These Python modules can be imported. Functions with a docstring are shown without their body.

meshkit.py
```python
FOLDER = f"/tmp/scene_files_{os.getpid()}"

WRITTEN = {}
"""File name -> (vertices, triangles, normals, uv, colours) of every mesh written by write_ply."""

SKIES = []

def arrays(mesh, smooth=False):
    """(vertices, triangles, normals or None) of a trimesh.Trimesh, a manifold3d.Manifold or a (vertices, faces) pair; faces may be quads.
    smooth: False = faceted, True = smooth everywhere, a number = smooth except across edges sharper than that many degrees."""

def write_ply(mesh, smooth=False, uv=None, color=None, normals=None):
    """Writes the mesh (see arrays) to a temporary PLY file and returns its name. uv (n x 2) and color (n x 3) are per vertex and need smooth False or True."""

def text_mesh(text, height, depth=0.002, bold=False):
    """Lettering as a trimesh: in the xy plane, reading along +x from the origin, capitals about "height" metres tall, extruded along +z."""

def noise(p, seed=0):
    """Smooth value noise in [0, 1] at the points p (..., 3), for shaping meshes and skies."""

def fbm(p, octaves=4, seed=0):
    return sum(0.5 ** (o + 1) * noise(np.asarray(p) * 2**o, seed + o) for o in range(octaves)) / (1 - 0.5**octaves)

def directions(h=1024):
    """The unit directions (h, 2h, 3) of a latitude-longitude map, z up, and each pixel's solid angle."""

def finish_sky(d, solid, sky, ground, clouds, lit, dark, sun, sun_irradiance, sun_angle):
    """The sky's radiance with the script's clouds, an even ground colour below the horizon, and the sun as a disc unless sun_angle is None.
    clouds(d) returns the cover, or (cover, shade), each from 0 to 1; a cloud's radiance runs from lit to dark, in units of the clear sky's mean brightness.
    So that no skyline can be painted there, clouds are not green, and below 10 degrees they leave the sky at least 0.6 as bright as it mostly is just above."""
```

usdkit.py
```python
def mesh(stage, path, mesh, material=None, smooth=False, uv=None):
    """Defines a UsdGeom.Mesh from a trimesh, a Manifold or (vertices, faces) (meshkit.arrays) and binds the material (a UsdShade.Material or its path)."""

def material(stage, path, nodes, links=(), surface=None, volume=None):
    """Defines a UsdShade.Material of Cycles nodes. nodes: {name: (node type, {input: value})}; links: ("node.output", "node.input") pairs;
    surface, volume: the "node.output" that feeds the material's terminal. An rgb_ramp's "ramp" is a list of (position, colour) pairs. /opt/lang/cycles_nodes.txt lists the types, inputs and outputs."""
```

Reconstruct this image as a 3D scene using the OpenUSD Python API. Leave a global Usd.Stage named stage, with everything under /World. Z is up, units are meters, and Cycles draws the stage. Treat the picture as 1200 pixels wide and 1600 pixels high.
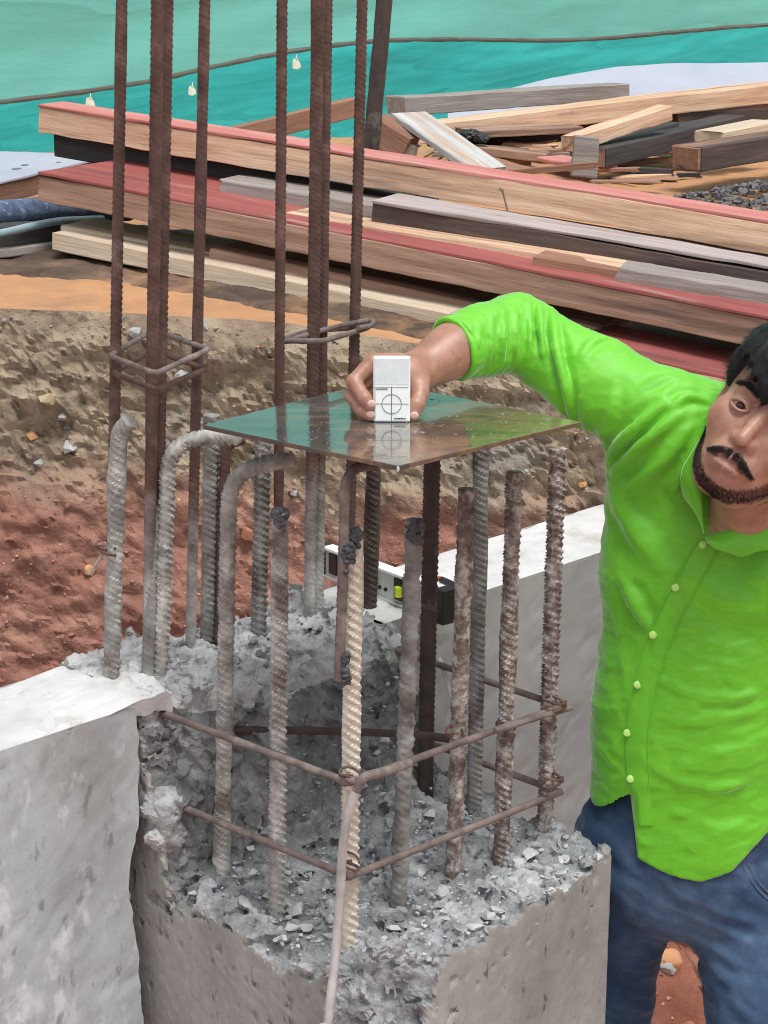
import math
import numpy as np, trimesh
from pxr import Usd, UsdGeom, UsdLux, UsdShade, Sdf, Gf, Vt
import usdkit, meshkit
from meshkit import fbm, noise
from scipy.spatial import ConvexHull

stage = Usd.Stage.CreateInMemory()
UsdGeom.SetStageUpAxis(stage, 'Z')
UsdGeom.Xform.Define(stage, '/World')
UsdGeom.Scope.Define(stage, '/World/Looks')

# ------------------------------------------------------------------ camera, sky, sun, exposure
H = 1.32                       # the lens stands this high above the broken concrete
F = 3000.0                     # focal length in pixels of a 1200 wide picture
PITCH = math.radians(15.95)
EXPOSURE = 0.82
cam = UsdGeom.Camera.Define(stage, '/World/camera')
cam.CreateHorizontalApertureAttr(36.0)
cam.CreateVerticalApertureAttr(48.0)
cam.CreateFocalLengthAttr(36.0 * F / 1200)
cam.CreateClippingRangeAttr(Gf.Vec2f(0.05, 500))
cam.CreateExposureAttr(EXPOSURE)
cx = UsdGeom.Xformable(cam)
cx.AddTranslateOp().Set(Gf.Vec3d(0, 0, H))
cx.AddRotateXOp().Set(90 - math.degrees(PITCH))

SUN = np.array([0.20, -0.30, 1.0]); SUN /= np.linalg.norm(SUN)
EL, AZ = math.asin(SUN[2]), math.atan2(SUN[0], SUN[1])
sky_mat = usdkit.material(stage, '/World/Looks/overcast_sky', {
    's': ('sky_texture', {'sky_type': 'single_scattering', 'sun_disc': False, 'sun_elevation': EL, 'sun_rotation': AZ, 'aerosol_density': 3.0}),
    'grey': ('hsv', {'saturation': 0.22, 'value': 1.0}),
    'tc': ('texture_coordinate', {}),
    'n': ('noise_texture', {'scale': 2.2, 'detail': 5, 'roughness': 0.55}),
    'r': ('rgb_ramp', {'ramp': [(0.3, (0.72, 0.74, 0.78)), (0.7, (1.12, 1.1, 1.07))]}),
    'm': ('mix_color', {'blend_type': 'multiply', 'fac': 1.0, 'use_clamp': False}),
    'b': ('background_shader', {'strength': 0.115}),
}, [('s.color', 'grey.color'), ('tc.generated', 'n.vector'), ('n.fac', 'r.fac'), ('grey.color', 'm.a'), ('r.color', 'm.b'), ('m.result', 'b.color')], surface='b.background')
dome = UsdLux.DomeLight.Define(stage, '/World/sky')
dome.CreateIntensityAttr(1.0)
UsdShade.MaterialBindingAPI.Apply(dome.GetPrim()).Bind(sky_mat)
dome.GetPrim().SetCustomDataByKey('kind', 'structure')
dome.GetPrim().SetCustomDataByKey('label', 'bright pale overcast sky above the building site')
sun = UsdLux.DistantLight.Define(stage, '/World/sun')
sun.CreateNormalizeAttr(True); sun.CreateIntensityAttr(0.40); sun.CreateAngleAttr(26.0)
sun.CreateColorAttr(Gf.Vec3f(1.0, 0.975, 0.94))
zc = SUN; xc = np.cross([0, 0, 1.0], zc); xc /= np.linalg.norm(xc); yc = np.cross(zc, xc)
mt = np.eye(4); mt[:3, 0], mt[:3, 1], mt[:3, 2] = xc, yc, zc
UsdGeom.Xformable(sun).AddTransformOp().Set(Gf.Matrix4d(mt.T.tolist()))

# ------------------------------------------------------------------ helpers
RIGHT = np.array([1.0, 0, 0]); FWD = np.array([0, math.cos(PITCH), -math.sin(PITCH)]); UP = np.array([0, math.sin(PITCH), math.cos(PITCH)])
EYE = np.array([0, 0, H])
def ray(px, py):
    return FWD + RIGHT * (px - 600) / F + UP * (800 - py) / F
def U(px, py, y):
    """the place at depth y (metres north of the lens) that the photograph shows at this pixel"""
    d = ray(px, py); return EYE + d * (y / d[1])
def Z(px, py, z):
    d = ray(px, py); return EYE + d * ((z - H) / d[2])
def lerp(a, b, t): return np.asarray(a) * (1 - t) + np.asarray(b) * t

USED = {}
def numbered(parent, name):
    k = USED.get((parent, name), -1) + 1; USED[(parent, name)] = k
    return name if k == 0 else f'{name}_{k:03d}'
def setkeys(prim, **kw):
    for k, v in kw.items():
        if v: prim.SetCustomDataByKey(k, v)
MATS = {}
WORLD = {}
def gm(m): return Gf.Matrix4d(np.asarray(m, float).T.tolist())
def xform_of(m):
    if m is None: return None
    m = np.asarray(m, float)
    if m.ndim == 1:
        t = np.eye(4); t[:3, 3] = m; return t
    return m
def thing(name, label, cat, at, group=None, kind=None):
    """an Xform at the thing's base; its children are its parts"""
    path = '/World/' + numbered('/World', name)
    x = UsdGeom.Xform.Define(stage, path); m = xform_of(at); x.AddTransformOp().Set(gm(m)); WORLD[path] = m
    setkeys(x.GetPrim(), label=label, category=cat, group=group, kind=kind)
    return path
def part(name, mesh, mat, parent, smooth=False, local=False, label=None, kind=None):
    v, f, n = meshkit.arrays(mesh, False)
    if not local:
        inv = np.linalg.inv(WORLD[parent]); v = v @ inv[:3, :3].T + inv[:3, 3]
    path = parent + '/' + numbered(parent, name)
    usdkit.mesh(stage, path, (v, f), MATS[mat], smooth=smooth); WORLD[path] = WORLD[parent]
    setkeys(stage.GetPrimAtPath(path), label=label, kind=kind)
    return path
def solo(name, mesh, mat, label, cat=None, at=None, smooth=False, local=False, group=None, kind=None):
    """a thing that is one mesh"""
    v, f, n = meshkit.arrays(mesh, False)
    m = xform_of(at) if at is not None else np.eye(4)
    if not local:
        inv = np.linalg.inv(m); v = v @ inv[:3, :3].T + inv[:3, 3]
    path = '/World/' + numbered('/World', name)
    o = usdkit.mesh(stage, path, (v, f), MATS[mat], smooth=smooth); o.AddTransformOp().Set(gm(m)); WORLD[path] = m
    setkeys(o.GetPrim(), label=label, category=cat, group=group, kind=kind)
    return path

# ---- shapes
def hashes(i, seed):
    h = (i[..., 0] * 374761393 + i[..., 1] * 668265263 + i[..., 2] * 2147483647 + seed * 144665) & 0xFFFFFFFF
    out = []
    for k in range(4):
        h = ((h ^ (h >> 13)) * 1274126177 + 974711 * k) & 0xFFFFFFFF
        h = h ^ (h >> 16)
        out.append((h & 0xFFFFFF) / 16777215.0)
    return out
def facet(p, size, seed=0):
    """broken-stone relief: every cell of a 3-D Voronoi diagram is a tilted flat facet; about -1 .. 1"""
    q = np.asarray(p, float) / size; base = np.floor(q).astype(np.int64)
    best = np.full(len(q), 9e9); val = np.zeros(len(q))
    for dx in (-1, 0, 1):
        for dy in (-1, 0, 1):
            for dz in (-1, 0, 1):
                c = base + [dx, dy, dz]; a, b, cc, d = hashes(c, seed)
                off = q - (c + np.stack([a, b, cc], -1)); dd = (off ** 2).sum(-1)
                t = np.stack([d - .5, a - .5, b - .5], -1) * 1.6
                v = (cc - .5) * 1.3 + (off * t).sum(-1)
                m = dd < best; best[m] = dd[m]; val[m] = v[m]
    return val
def grid_faces(nr, nc, flip=False):
    i, j = np.meshgrid(np.arange(nr - 1), np.arange(nc - 1), indexing='ij')
    q = np.stack([i * nc + j, i * nc + j + 1, (i + 1) * nc + j + 1, (i + 1) * nc + j], -1).reshape(-1, 4)
    return q[:, ::-1] if flip else q
def vnormals(v, f):
    if f.shape[1] == 4: f = np.vstack([f[:, [0, 1, 2]], f[:, [0, 2, 3]]])
    fn = np.cross(v[f[:, 1]] - v[f[:, 0]], v[f[:, 2]] - v[f[:, 0]]); n = np.zeros_like(v)
    for k in range(3): np.add.at(n, f[:, k], fn)
    return n / (np.linalg.norm(n, axis=1, keepdims=True) + 1e-12)
def tri(v, f):
    f = np.asarray(f)
    if f.shape[1] == 4: f = np.vstack([f[:, [0, 1, 2]], f[:, [0, 2, 3]]])
    return trimesh.Trimesh(np.asarray(v, float), f, process=False)
def cat(ms): return trimesh.util.concatenate([m if isinstance(m, trimesh.Trimesh) else tri(*m) for m in ms])
def smooth_path(pts, n, closed=False):
    """Catmull-Rom through the points, evenly spaced"""
    P = np.asarray(pts, float)
    if len(P) == 2 and not closed: return np.linspace(P[0], P[1], n)
    Q = np.vstack([P[-1], P, P[:2]]) if closed else np.vstack([2 * P[0] - P[1], P, 2 * P[-1] - P[-2]])
    out = []
    for i in range(len(Q) - 3):
        t = np.linspace(0, 1, 24, endpoint=False)[:, None]; a, b, c, d = Q[i:i + 4]
        out.append(.5 * (2 * b + (c - a) * t + (2 * a - 5 * b + 4 * c - d) * t ** 2 + (3 * b - a - 3 * c + d) * t ** 3))
    out = np.vstack(out + [P[:1] if closed else P[-1:]])
    s = np.r_[0, np.cumsum(np.linalg.norm(np.diff(out, axis=0), axis=1))]
    u = np.linspace(0, s[-1], n)
    return np.stack([np.interp(u, s, out[:, k]) for k in range(3)], -1)
def tube(path, radius, sides=12, ribs=0.0, pitch=.010, crust=0.0, seed=0, closed=False, twist=0.0):
    """a bar along a path; ribs = height of the rolled ribs; crust = lumpy cement skin"""
    p = np.asarray(path, float); n = len(p)
    t = np.gradient(p, axis=0)
    if closed: t = np.roll(p, -1, 0) - np.roll(p, 1, 0)
    t /= np.linalg.norm(t, axis=1, keepdims=True)
    a = np.cross(t[0], [0.31, 0.95, 0.1]); a /= np.linalg.norm(a); A = [a]
    for k in range(1, n):
        a = A[-1] - t[k] * (A[-1] @ t[k]); A.append(a / np.linalg.norm(a))
    A = np.array(A); B = np.cross(t, A)
    s = np.r_[0, np.cumsum(np.linalg.norm(np.diff(p, axis=0), axis=1))]
    ang = np.arange(sides) * 2 * np.pi / sides
    R = np.broadcast_to(np.asarray(radius, float), (n,))[:, None] * np.ones((1, sides))
    if ribs:
        th = ang[None, :] + twist + s[:, None] * 2.0
        half = np.floor(th / np.pi); loc = th - half * np.pi
        ph = s[:, None] / pitch + np.where(half % 2 == 0, 1, 1) * loc / np.pi * 1.9 + .5 * (half % 2)
        prof = np.clip(np.cos(2 * np.pi * ph), 0, 1) ** 1.5 * np.sin(loc) ** .45
        prof = np.maximum(prof, np.exp(-(np.minimum(loc, np.pi - loc) / .16) ** 2) * .8)
        R = R - ribs * .55 + ribs * 2.0 * prof
    v = p[:, None] + R[..., None] * (np.cos(ang)[None, :, None] * A[:, None] + np.sin(ang)[None, :, None] * B[:, None])
    if crust:
        nv = (v - p[:, None]).reshape(-1, 3); nv /= np.linalg.norm(nv, axis=1, keepdims=True)
        w = v.reshape(-1, 3); w = w + nv * (crust * np.clip((fbm(w * 70 + seed * 7.3, 3, seed) - .45) * 3.2, -.4, 1.6))[:, None]
        v = w.reshape(n, sides, 3)
    idx = np.arange(n * sides).reshape(n, sides)
    nn = n if closed else n - 1
    i, j = np.meshgrid(np.arange(nn), np.arange(sides), indexing='ij')
    q = np.stack([idx[i, j], idx[i, (j + 1) % sides], idx[(i + 1) % n, (j + 1) % sides], idx[(i + 1) % n, j]], -1).reshape(-1, 4)
    V = v.reshape(-1, 3); T = np.vstack([q[:, [0, 1, 2]], q[:, [0, 2, 3]]])
    if not closed:
        c0, c1 = len(V), len(V) + 1
        V = np.vstack([V, p[0] - t[0] * radius_at(radius, 0) * .15, p[-1] + t[-1] * radius_at(radius, -1) * .15])
        caps = [[c0, idx[0, (k + 1) % sides], idx[0, k]] for k in range(sides)] + [[c1, idx[-1, k], idx[-1, (k + 1) % sides]] for k in range(sides)]
        T = np.vstack([T, caps])
    return trimesh.Trimesh(V, T, process=False)
def radius_at(r, k): return float(np.ravel(r)[k if np.ndim(r) else 0])
def rod(a, b, r, sides=10): return tube(np.linspace(a, b, 3), r, sides)
def stone(rng, size, flat=.7, n=14):
    p = rng.normal(size=(n, 3)); p /= np.linalg.norm(p, axis=1, keepdims=True)
    p *= rng.uniform(.75, 1.1, (n, 1)); p *= np.array([1, rng.uniform(.6, 1), flat * rng.uniform(.7, 1.1)]) * size / 2
    a = rng.uniform(0, 6.28); c, s = math.cos(a), math.sin(a); p = p @ np.array([[c, -s, 0], [s, c, 0], [0, 0, 1]]).T
    h = trimesh.Trimesh(p, ConvexHull(p).simplices, process=True); h.fix_normals(); return h
def lump(c, r, seed, amp=.35, sub=4, facets=True):
    m = trimesh.creation.icosphere(sub, 1.0); d = m.vertices.copy()
    k = 1 + amp * (fbm(d * 1.7 + seed * 3.1, 4, seed) - .5) * 2
    if facets: k = k + amp * .25 * facet(d, .45, seed)
    return trimesh.Trimesh(np.asarray(c) + d * k[:, None] * np.asarray(r), m.faces, process=False)
def block(L, W, Hh, seed=0, c=.003, warp=.0015, step=.05, rough_end=.002):
    """a sawn timber: x 0..L, y 0..W, z -H..0, chamfered, a little crooked"""
    n = max(3, int(L / step)); xs = np.linspace(0, L, n)
    sec = np.array([(c, 0), (W - c, 0), (W, -c), (W, -Hh + c), (W - c, -Hh), (c, -Hh), (0, -Hh + c), (0, -c)])[::-1]
    ys = []
    v = np.zeros((n, 8, 3)); v[..., 0] = xs[:, None]; v[..., 1] = sec[None, :, 0]; v[..., 2] = sec[None, :, 1]
    off = np.stack([fbm(np.stack([xs * 1.4, 0 * xs + seed, 0 * xs + k * 9.1], -1), 3, seed) - .5 for k in range(3)], -1)
    v[..., 1] += (off[:, 1] * warp * 6)[:, None]; v[..., 2] += (off[:, 2] * warp * 4)[:, None]
    flat = v.reshape(-1, 3); flat += (noise(flat * [25, 90, 90] + seed * 5.7, seed) - .5)[:, None] * np.array([0, 1, 1]) * warp * 1.2
    v = flat.reshape(n, 8, 3); rr = np.random.default_rng(seed); v[0, :, 0] += rr.normal(0, rough_end, 8); v[-1, :, 0] += rr.normal(0, rough_end, 8)
    f = []
    for k in range(n - 1):
        for j in range(8):
            a, b = k * 8 + j, k * 8 + (j + 1) % 8; f += [[a, b, b + 8], [a, b + 8, a + 8]]
    V = v.reshape(-1, 3)
    for k in range(1, 7):
        f.append([0, k + 1, k]); o = (n - 1) * 8; f.append([o, o + k, o + k + 1])
    m = trimesh.Trimesh(V, f, process=False)
    if m.volume < 0: m.invert()
    return m
def frame(A, B, roll=0.0):
    """matrix with x from A to B, y level and away from the lens, z up; origin at A"""
    A, B = np.asarray(A), np.asarray(B); e = (B - A) / np.linalg.norm(B - A)
    n = np.array([-e[1], e[0], 0]); n /= np.linalg.norm(n)
    if n[1] < 0: n = -n
    u = np.cross(e, n)
    if u[2] < 0: u = -u
    if np.linalg.det(np.stack([e, n, u], 1)) < 0: pass
    c, s = math.cos(roll), math.sin(roll); n, u = n * c + u * s, u * c - n * s
    m = np.eye(4); m[:3, 0], m[:3, 1], m[:3, 2], m[:3, 3] = e, n, u, A
    return m, float(np.linalg.norm(B - A))

def nets(f, lo, hi, h, newton=2):
    """surface nets: the zero surface of a signed distance f over a box, as a trimesh"""
    lo = np.asarray(lo, float); hi = np.asarray(hi, float); n = np.ceil((hi - lo) / h).astype(int) + 1
    ax = [lo[k] + h * np.arange(n[k]) for k in range(3)]
    val = np.empty(n, np.float32); st = max(1, int(300000 / (n[1] * n[2])))
    yz = np.stack(np.meshgrid(ax[1], ax[2], indexing='ij'), -1).reshape(-1, 2)
    for i in range(0, n[0], st):
        xsl = ax[0][i:i + st]; p = np.empty((len(xsl), len(yz), 3)); p[..., 0] = xsl[:, None]; p[..., 1:] = yz[None]
        val[i:i + st] = f(p.reshape(-1, 3)).reshape(len(xsl), n[1], n[2])
    s = val < 0; nc = n - 1
    acc_id, acc_p, quads = [], [], []
    for k in range(3):
        a = [slice(None)] * 3; b = [slice(None)] * 3; a[k] = slice(0, -1); b[k] = slice(1, None)
        sa, sb = s[tuple(a)], s[tuple(b)]; idx = np.argwhere(sa != sb)
        va, vb = val[tuple(a)][tuple(idx.T)], val[tuple(b)][tuple(idx.T)]
        t = va / (va - vb); pos = lo + h * idx; pos[:, k] += h * t
        u, w = (k + 1) % 3, (k + 2) % 3; cells = []
        for du, dw in ((0, 0), (-1, 0), (-1, -1), (0, -1)):
            c = idx.copy(); c[:, u] += du; c[:, w] += dw; ok = ((c >= 0) & (c < nc)).all(1)
            cid = np.where(ok, (c[:, 0] * nc[1] + c[:, 1]) * nc[2] + c[:, 2], -1); cells.append(cid)
            acc_id.append(cid[ok]); acc_p.append(pos[ok])
        q = np.stack(cells, 1); good = (q >= 0).all(1); q = q[good]; fl = sa[tuple(idx.T)][good]
        q[~fl] = q[~fl][:, ::-1]; quads.append(q)
    ids = np.concatenate(acc_id); ps = np.concatenate(acc_p); uq, inv = np.unique(ids, return_inverse=True)
    cnt = np.bincount(inv); v = np.stack([np.bincount(inv, ps[:, k]) / cnt for k in range(3)], -1)
    q = np.searchsorted(uq, np.vstack(quads))
    for _ in range(newton):
        d = f(v); e = h * .25; g = np.stack([(f(v + e * np.eye(3)[k]) - d) / e for k in range(3)], -1)
        stp = -d[:, None] * g / np.maximum((g ** 2).sum(1, keepdims=True), .15); L = np.linalg.norm(stp, axis=1, keepdims=True)
        v = v + stp * np.minimum(1, .6 * h / np.maximum(L, 1e-9))
    return tri(v, q)

# ---- materials
def surf(name, ramp, scale=8., detail=6, rough=.85, bump=.4, bscale=80., bdist=.004, bdetail=6, co='pos', stretch=None, stain=None, spec=.3, metallic=0., sss=0, extra=None, nrough=.6, per_object=False, rough2=None, sheen=0, hue=None):
    """ramp over noise, an optional stain layer (colour, scale, low, high), fine relief by bump"""
    N = {'geo': ('geometry', {}), 'tc': ('texture_coordinate', {}), 'map': ('mapping', {'scale': stretch or (1, 1, 1)}),
         'n': ('noise_texture', {'scale': scale, 'detail': detail, 'roughness': nrough}), 'r': ('rgb_ramp', {'ramp': ramp}),
         'bn': ('noise_texture', {'scale': bscale, 'detail': bdetail, 'roughness': .65}), 'b': ('bump', {'strength': bump, 'distance': bdist}),
         'p': ('principled_bsdf', {'roughness': rough, 'specular_ior_level': spec, 'metallic': metallic})}
    Lk = [('map.vector', 'n.vector'), ('map.vector', 'bn.vector'), ('n.fac', 'r.fac'), ('bn.fac', 'b.height'), ('b.normal', 'p.normal')]
    src = 'geo.position' if co == 'pos' else 'tc.object'
    if per_object:
        N['oi'] = ('object_info', {}); N['sh'] = ('vector_math', {'math_type': 'multiply', 'vector2': (37., 37., 37.)}); N['ad'] = ('vector_math', {'math_type': 'add'})
        N['cmb'] = ('combine_xyz', {})
        Lk += [('oi.random', 'cmb.x'), ('oi.random', 'cmb.y'), ('oi.random', 'cmb.z'), ('cmb.vector', 'sh.vector1'), (src, 'ad.vector1'), ('sh.vector', 'ad.vector2'), ('ad.vector', 'map.vector')]
    else: Lk.append((src, 'map.vector'))
    col = 'r.color'
    for k, st in enumerate(stain or []):
        c, sc, lo, hi = st[:4]; am = st[4] if len(st) > 4 else 1.0
        N[f's{k}'] = ('noise_texture', {'scale': sc, 'detail': 5, 'roughness': .62}); N[f'mr{k}'] = ('map_range', {'from_min': lo, 'from_max': hi, 'to_min': 0., 'to_max': am, 'clamp': True})
        N[f'off{k}'] = ('vector_math', {'math_type': 'add', 'vector2': (3.1 * (k + 1), 7.7, 1.3 * k)})
        N[f'm{k}'] = ('mix_color', {'b': c})
        Lk += [('map.vector', f'off{k}.vector1'), (f'off{k}.vector', f's{k}.vector'), (f's{k}.fac', f'mr{k}.value'), (f'mr{k}.result', f'm{k}.fac'), (col, f'm{k}.a')]; col = f'm{k}.result'
    Lk.append((col, 'p.base_color'))
    if rough2:
        N['rr'] = ('map_range', {'from_min': .35, 'from_max': .65, 'to_min': rough2[0], 'to_max': rough2[1], 'clamp': True}); Lk += [('n.fac', 'rr.value'), ('rr.result', 'p.roughness')]
    if sss: N['p'][1].update({'subsurface_weight': sss, 'subsurface_scale': .006, 'subsurface_radius': (1, .35, .2)})
    if sheen: N['p'][1].update({'sheen_weight': sheen, 'sheen_roughness': .3})
    if extra: extra(N, Lk, col)
    MATS[name] = usdkit.material(stage, '/World/Looks/' + name, N, Lk, surface='p.BSDF')
def plain(name, color, rough=.5, metallic=0, spec=.5, emit=None):
    d = {'base_color': color, 'roughness': rough, 'metallic': metallic, 'specular_ior_level': spec}
    MATS[name] = usdkit.material(stage, '/World/Looks/' + name, {'p': ('principled_bsdf', d)}, [], surface='p.BSDF')

def zmix(color, lo, hi, amp=.1, scale=9.):
    """a second colour that takes over below a wavering height (soil layers, cement splashed on the foot of a bar)"""
    def go(N, Lk, col):
        N['zx'] = ('separate_xyz', {}); N['zn'] = ('noise_texture', {'scale': scale, 'detail': 4})
        N['za'] = ('math', {'math_type': 'multiply_add', 'value2': amp * 2, 'value3': -amp}); N['zb'] = ('math', {'math_type': 'add'})
        N['zr'] = ('map_range', {'from_min': lo, 'from_max': hi, 'to_min': 1., 'to_max': 0., 'clamp': True})
        N['zc'] = ('rgb_ramp', {'ramp': color}); N['zm'] = ('mix_color', {})
        Lk += [('geo.position', 'zx.vector'), ('geo.position', 'zn.vector'), ('zn.fac', 'za.value1'), ('zx.z', 'zb.value1'), ('za.value', 'zb.value2'), ('zb.value', 'zr.value'),
               ('n.fac', 'zc.fac'), ('zr.result', 'zm.fac'), (col, 'zm.a'), ('zc.color', 'zm.b')]
        Lk.remove((col, 'p.base_color')); Lk.append(('zm.result', 'p.base_color'))
    return go

surf('cement_grey_left', [(.3, (.32, .35, .37)), (.7, (.50, .53, .55))], 5, 8, .9, .35, 90, .004, stain=[((.25, .245, .235), 3.2, .5, .70, .75), ((.64, .655, .67), 16, .54, .66, .7), ((.15, .15, .145), 42, .60, .70, .7)], stretch=(1, 1, .55))
surf('cement_grey_right', [(.3, (.235, .24, .24)), (.7, (.32, .325, .325))], 4, 7, .85, .2, 60, .003, stain=[((.42, .415, .40), 2.5, .5, .7, .6), ((.19, .185, .18), 30, .68, .76, .5)])
surf('cement_top', [(.3, (.44, .445, .44)), (.65, (.60, .60, .59))], 9, 8, .9, .5, 70, .004, stain=[((.36, .335, .30), 8, .56, .70, .75), ((.26, .25, .24), 48, .62, .72, .7)])
surf('form_face', [(.3, (.195, .193, .18)), (.7, (.345, .34, .32))], 6, 8, .9, .5, 70, .005, stain=[((.44, .43, .41), 5, .55, .68, .75), ((.12, .11, .10), 3.4, .56, .72, .75), ((.05, .05, .05), 34, .62, .69, .85)], stretch=(1, 1, .45))
surf('broken_concrete', [(.3, (.13, .137, .145)), (.5, (.27, .28, .288)), (.72, (.56, .57, .572))], 16, 8, .92, .8, 160, .005, stain=[((.10, .105, .115), 26, .58, .70, .75), ((.68, .69, .68), 9, .60, .72, .7)], nrough=.7)
surf('broken_core', [(.3, (.12, .122, .124)), (.55, (.225, .23, .23)), (.75, (.40, .405, .40))], 14, 8, .92, .8, 150, .005, stain=[((.07, .072, .078), 20, .58, .72, .8), ((.30, .27, .21), 7, .6, .72, .5)], nrough=.7)
surf('chip_grey', [(.3, (.30, .31, .32)), (.7, (.56, .57, .575))], 40, 5, .9, .5, 220, .002, per_object=True)
surf('core_pale', [(.3, (.27, .275, .28)), (.7, (.50, .505, .505))], 20, 7, .92, .7, 150, .004, stain=[((.18, .18, .185), 22, .56, .70, .8)])
surf('stub_pale', [(.3, (.36, .36, .35)), (.7, (.60, .60, .59))], 18, 7, .92, .6, 120, .004, stain=[((.25, .25, .245), 16, .58, .72, .7)])
surf('mortar_pale', [(.3, (.48, .485, .48)), (.7, (.68, .685, .68))], 30, 7, .92, .7, 150, .004, stain=[((.25, .25, .25), 35, .62, .72, .7)])
surf('soil', [(.25, (.115, .09, .068)), (.42, (.25, .19, .135)), (.6, (.35, .275, .195)), (.78, (.46, .40, .32))], 7, 9, .95, .8, 70, .012, stain=[((.24, .225, .20), 4.5, .55, .72, .8), ((.10, .075, .05), 16, .58, .7, .8)], nrough=.68,
     extra=zmix([(.25, (.16, .075, .055)), (.5, (.31, .15, .11)), (.75, (.47, .275, .21))], .19, .31, .16, 5.))
surf('mud', [(.3, (.38, .19, .088)), (.7, (.50, .265, .125))], 3, 8, .7, .5, 45, .008, stain=[((.33, .185, .105), 17, .5, .68, .7), ((.30, .20, .13), 5, .55, .72, .7), ((.16, .11, .085), 2.4, .60, .72, .55)], spec=.4)
surf('pit_earth', [(.3, (.20, .07, .045)), (.7, (.36, .16, .105))], 8, 8, .9, .8, 60, .01, stain=[((.30, .25, .2), 9, .6, .72, .7)])
for nm, a, b in (('stone_tan', (.34, .25, .15), (.5, .40, .27)), ('stone_grey', (.28, .29, .28), (.46, .47, .46)), ('stone_orange', (.45, .22, .10), (.6, .34, .18)), ('stone_dark', (.07, .07, .075), (.2, .195, .195)), ('stone_red', (.27, .10, .06), (.42, .2, .13))):
    surf(nm, [(.3, a), (.7, b)], 22, 6, .9, .6, 120, .004, per_object=True)
RUST = [(.3, (.060, .034, .028)), (.55, (.108, .060, .049)), (.75, (.185, .118, .098))]
CEM = [(.3, (.17, .165, .155)), (.5, (.33, .325, .305)), (.72, (.56, .555, .525))]
surf('rust', RUST, 30, 6, .8, .5, 300, .001, stain=[((.24, .20, .18), 18, .62, .74, .6), ((.16, .075, .04), 9, .55, .7, .5)], spec=.35)
surf('rust_cement_foot', RUST, 30, 6, .8, .5, 300, .001, stain=[((.24, .20, .18), 18, .62, .74, .6)], spec=.35, extra=zmix(CEM, .36, .56, .1, 14.))
surf('rust_dark', [(.3, (.03, .024, .022)), (.7, (.075, .052, .044))], 30, 6, .75, .5, 300, .001, stain=[((.19, .175, .15), 16, .58, .72, .7)], spec=.4)
surf('cement_bar', CEM, 25, 6, .9, .5, 250, .0015, stain=[((.12, .085, .07), 12, .55, .66, .8), ((.62, .615, .59), 30, .6, .7, .7)])
surf('cement_bar_grey', [(.3, (.145, .14, .132)), (.7, (.33, .328, .312))], 25, 6, .9, .5, 250, .0015, stain=[((.085, .064, .055), 14, .52, .66, .8)])
surf('cream_bar', [(.3, (.46, .41, .335)), (.7, (.68, .63, .54))], 25, 6, .85, .4, 250, .0015, stain=[((.22, .16, .115), 20, .6, .7, .7)])
surf('peeled_bar', [(.35, (.085, .06, .052)), (.48, (.19, .15, .13)), (.60, (.44, .415, .385))], 48, 7, .85, .5, 250, .0015, nrough=.7)
surf('tie_steel', [(.3, (.085, .062, .055)), (.7, (.21, .168, .152))], 30, 6, .75, .4, 300, .001, stain=[((.34, .30, .27), 14, .56, .7, .6)])
surf('burnt_steel', [(.3, (.02, .02, .024)), (.7, (.09, .09, .10))], 60, 5, .45, .8, 300, .003, stain=[((.35, .36, .38), 70, .62, .7, .6)], spec=.6)
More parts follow.
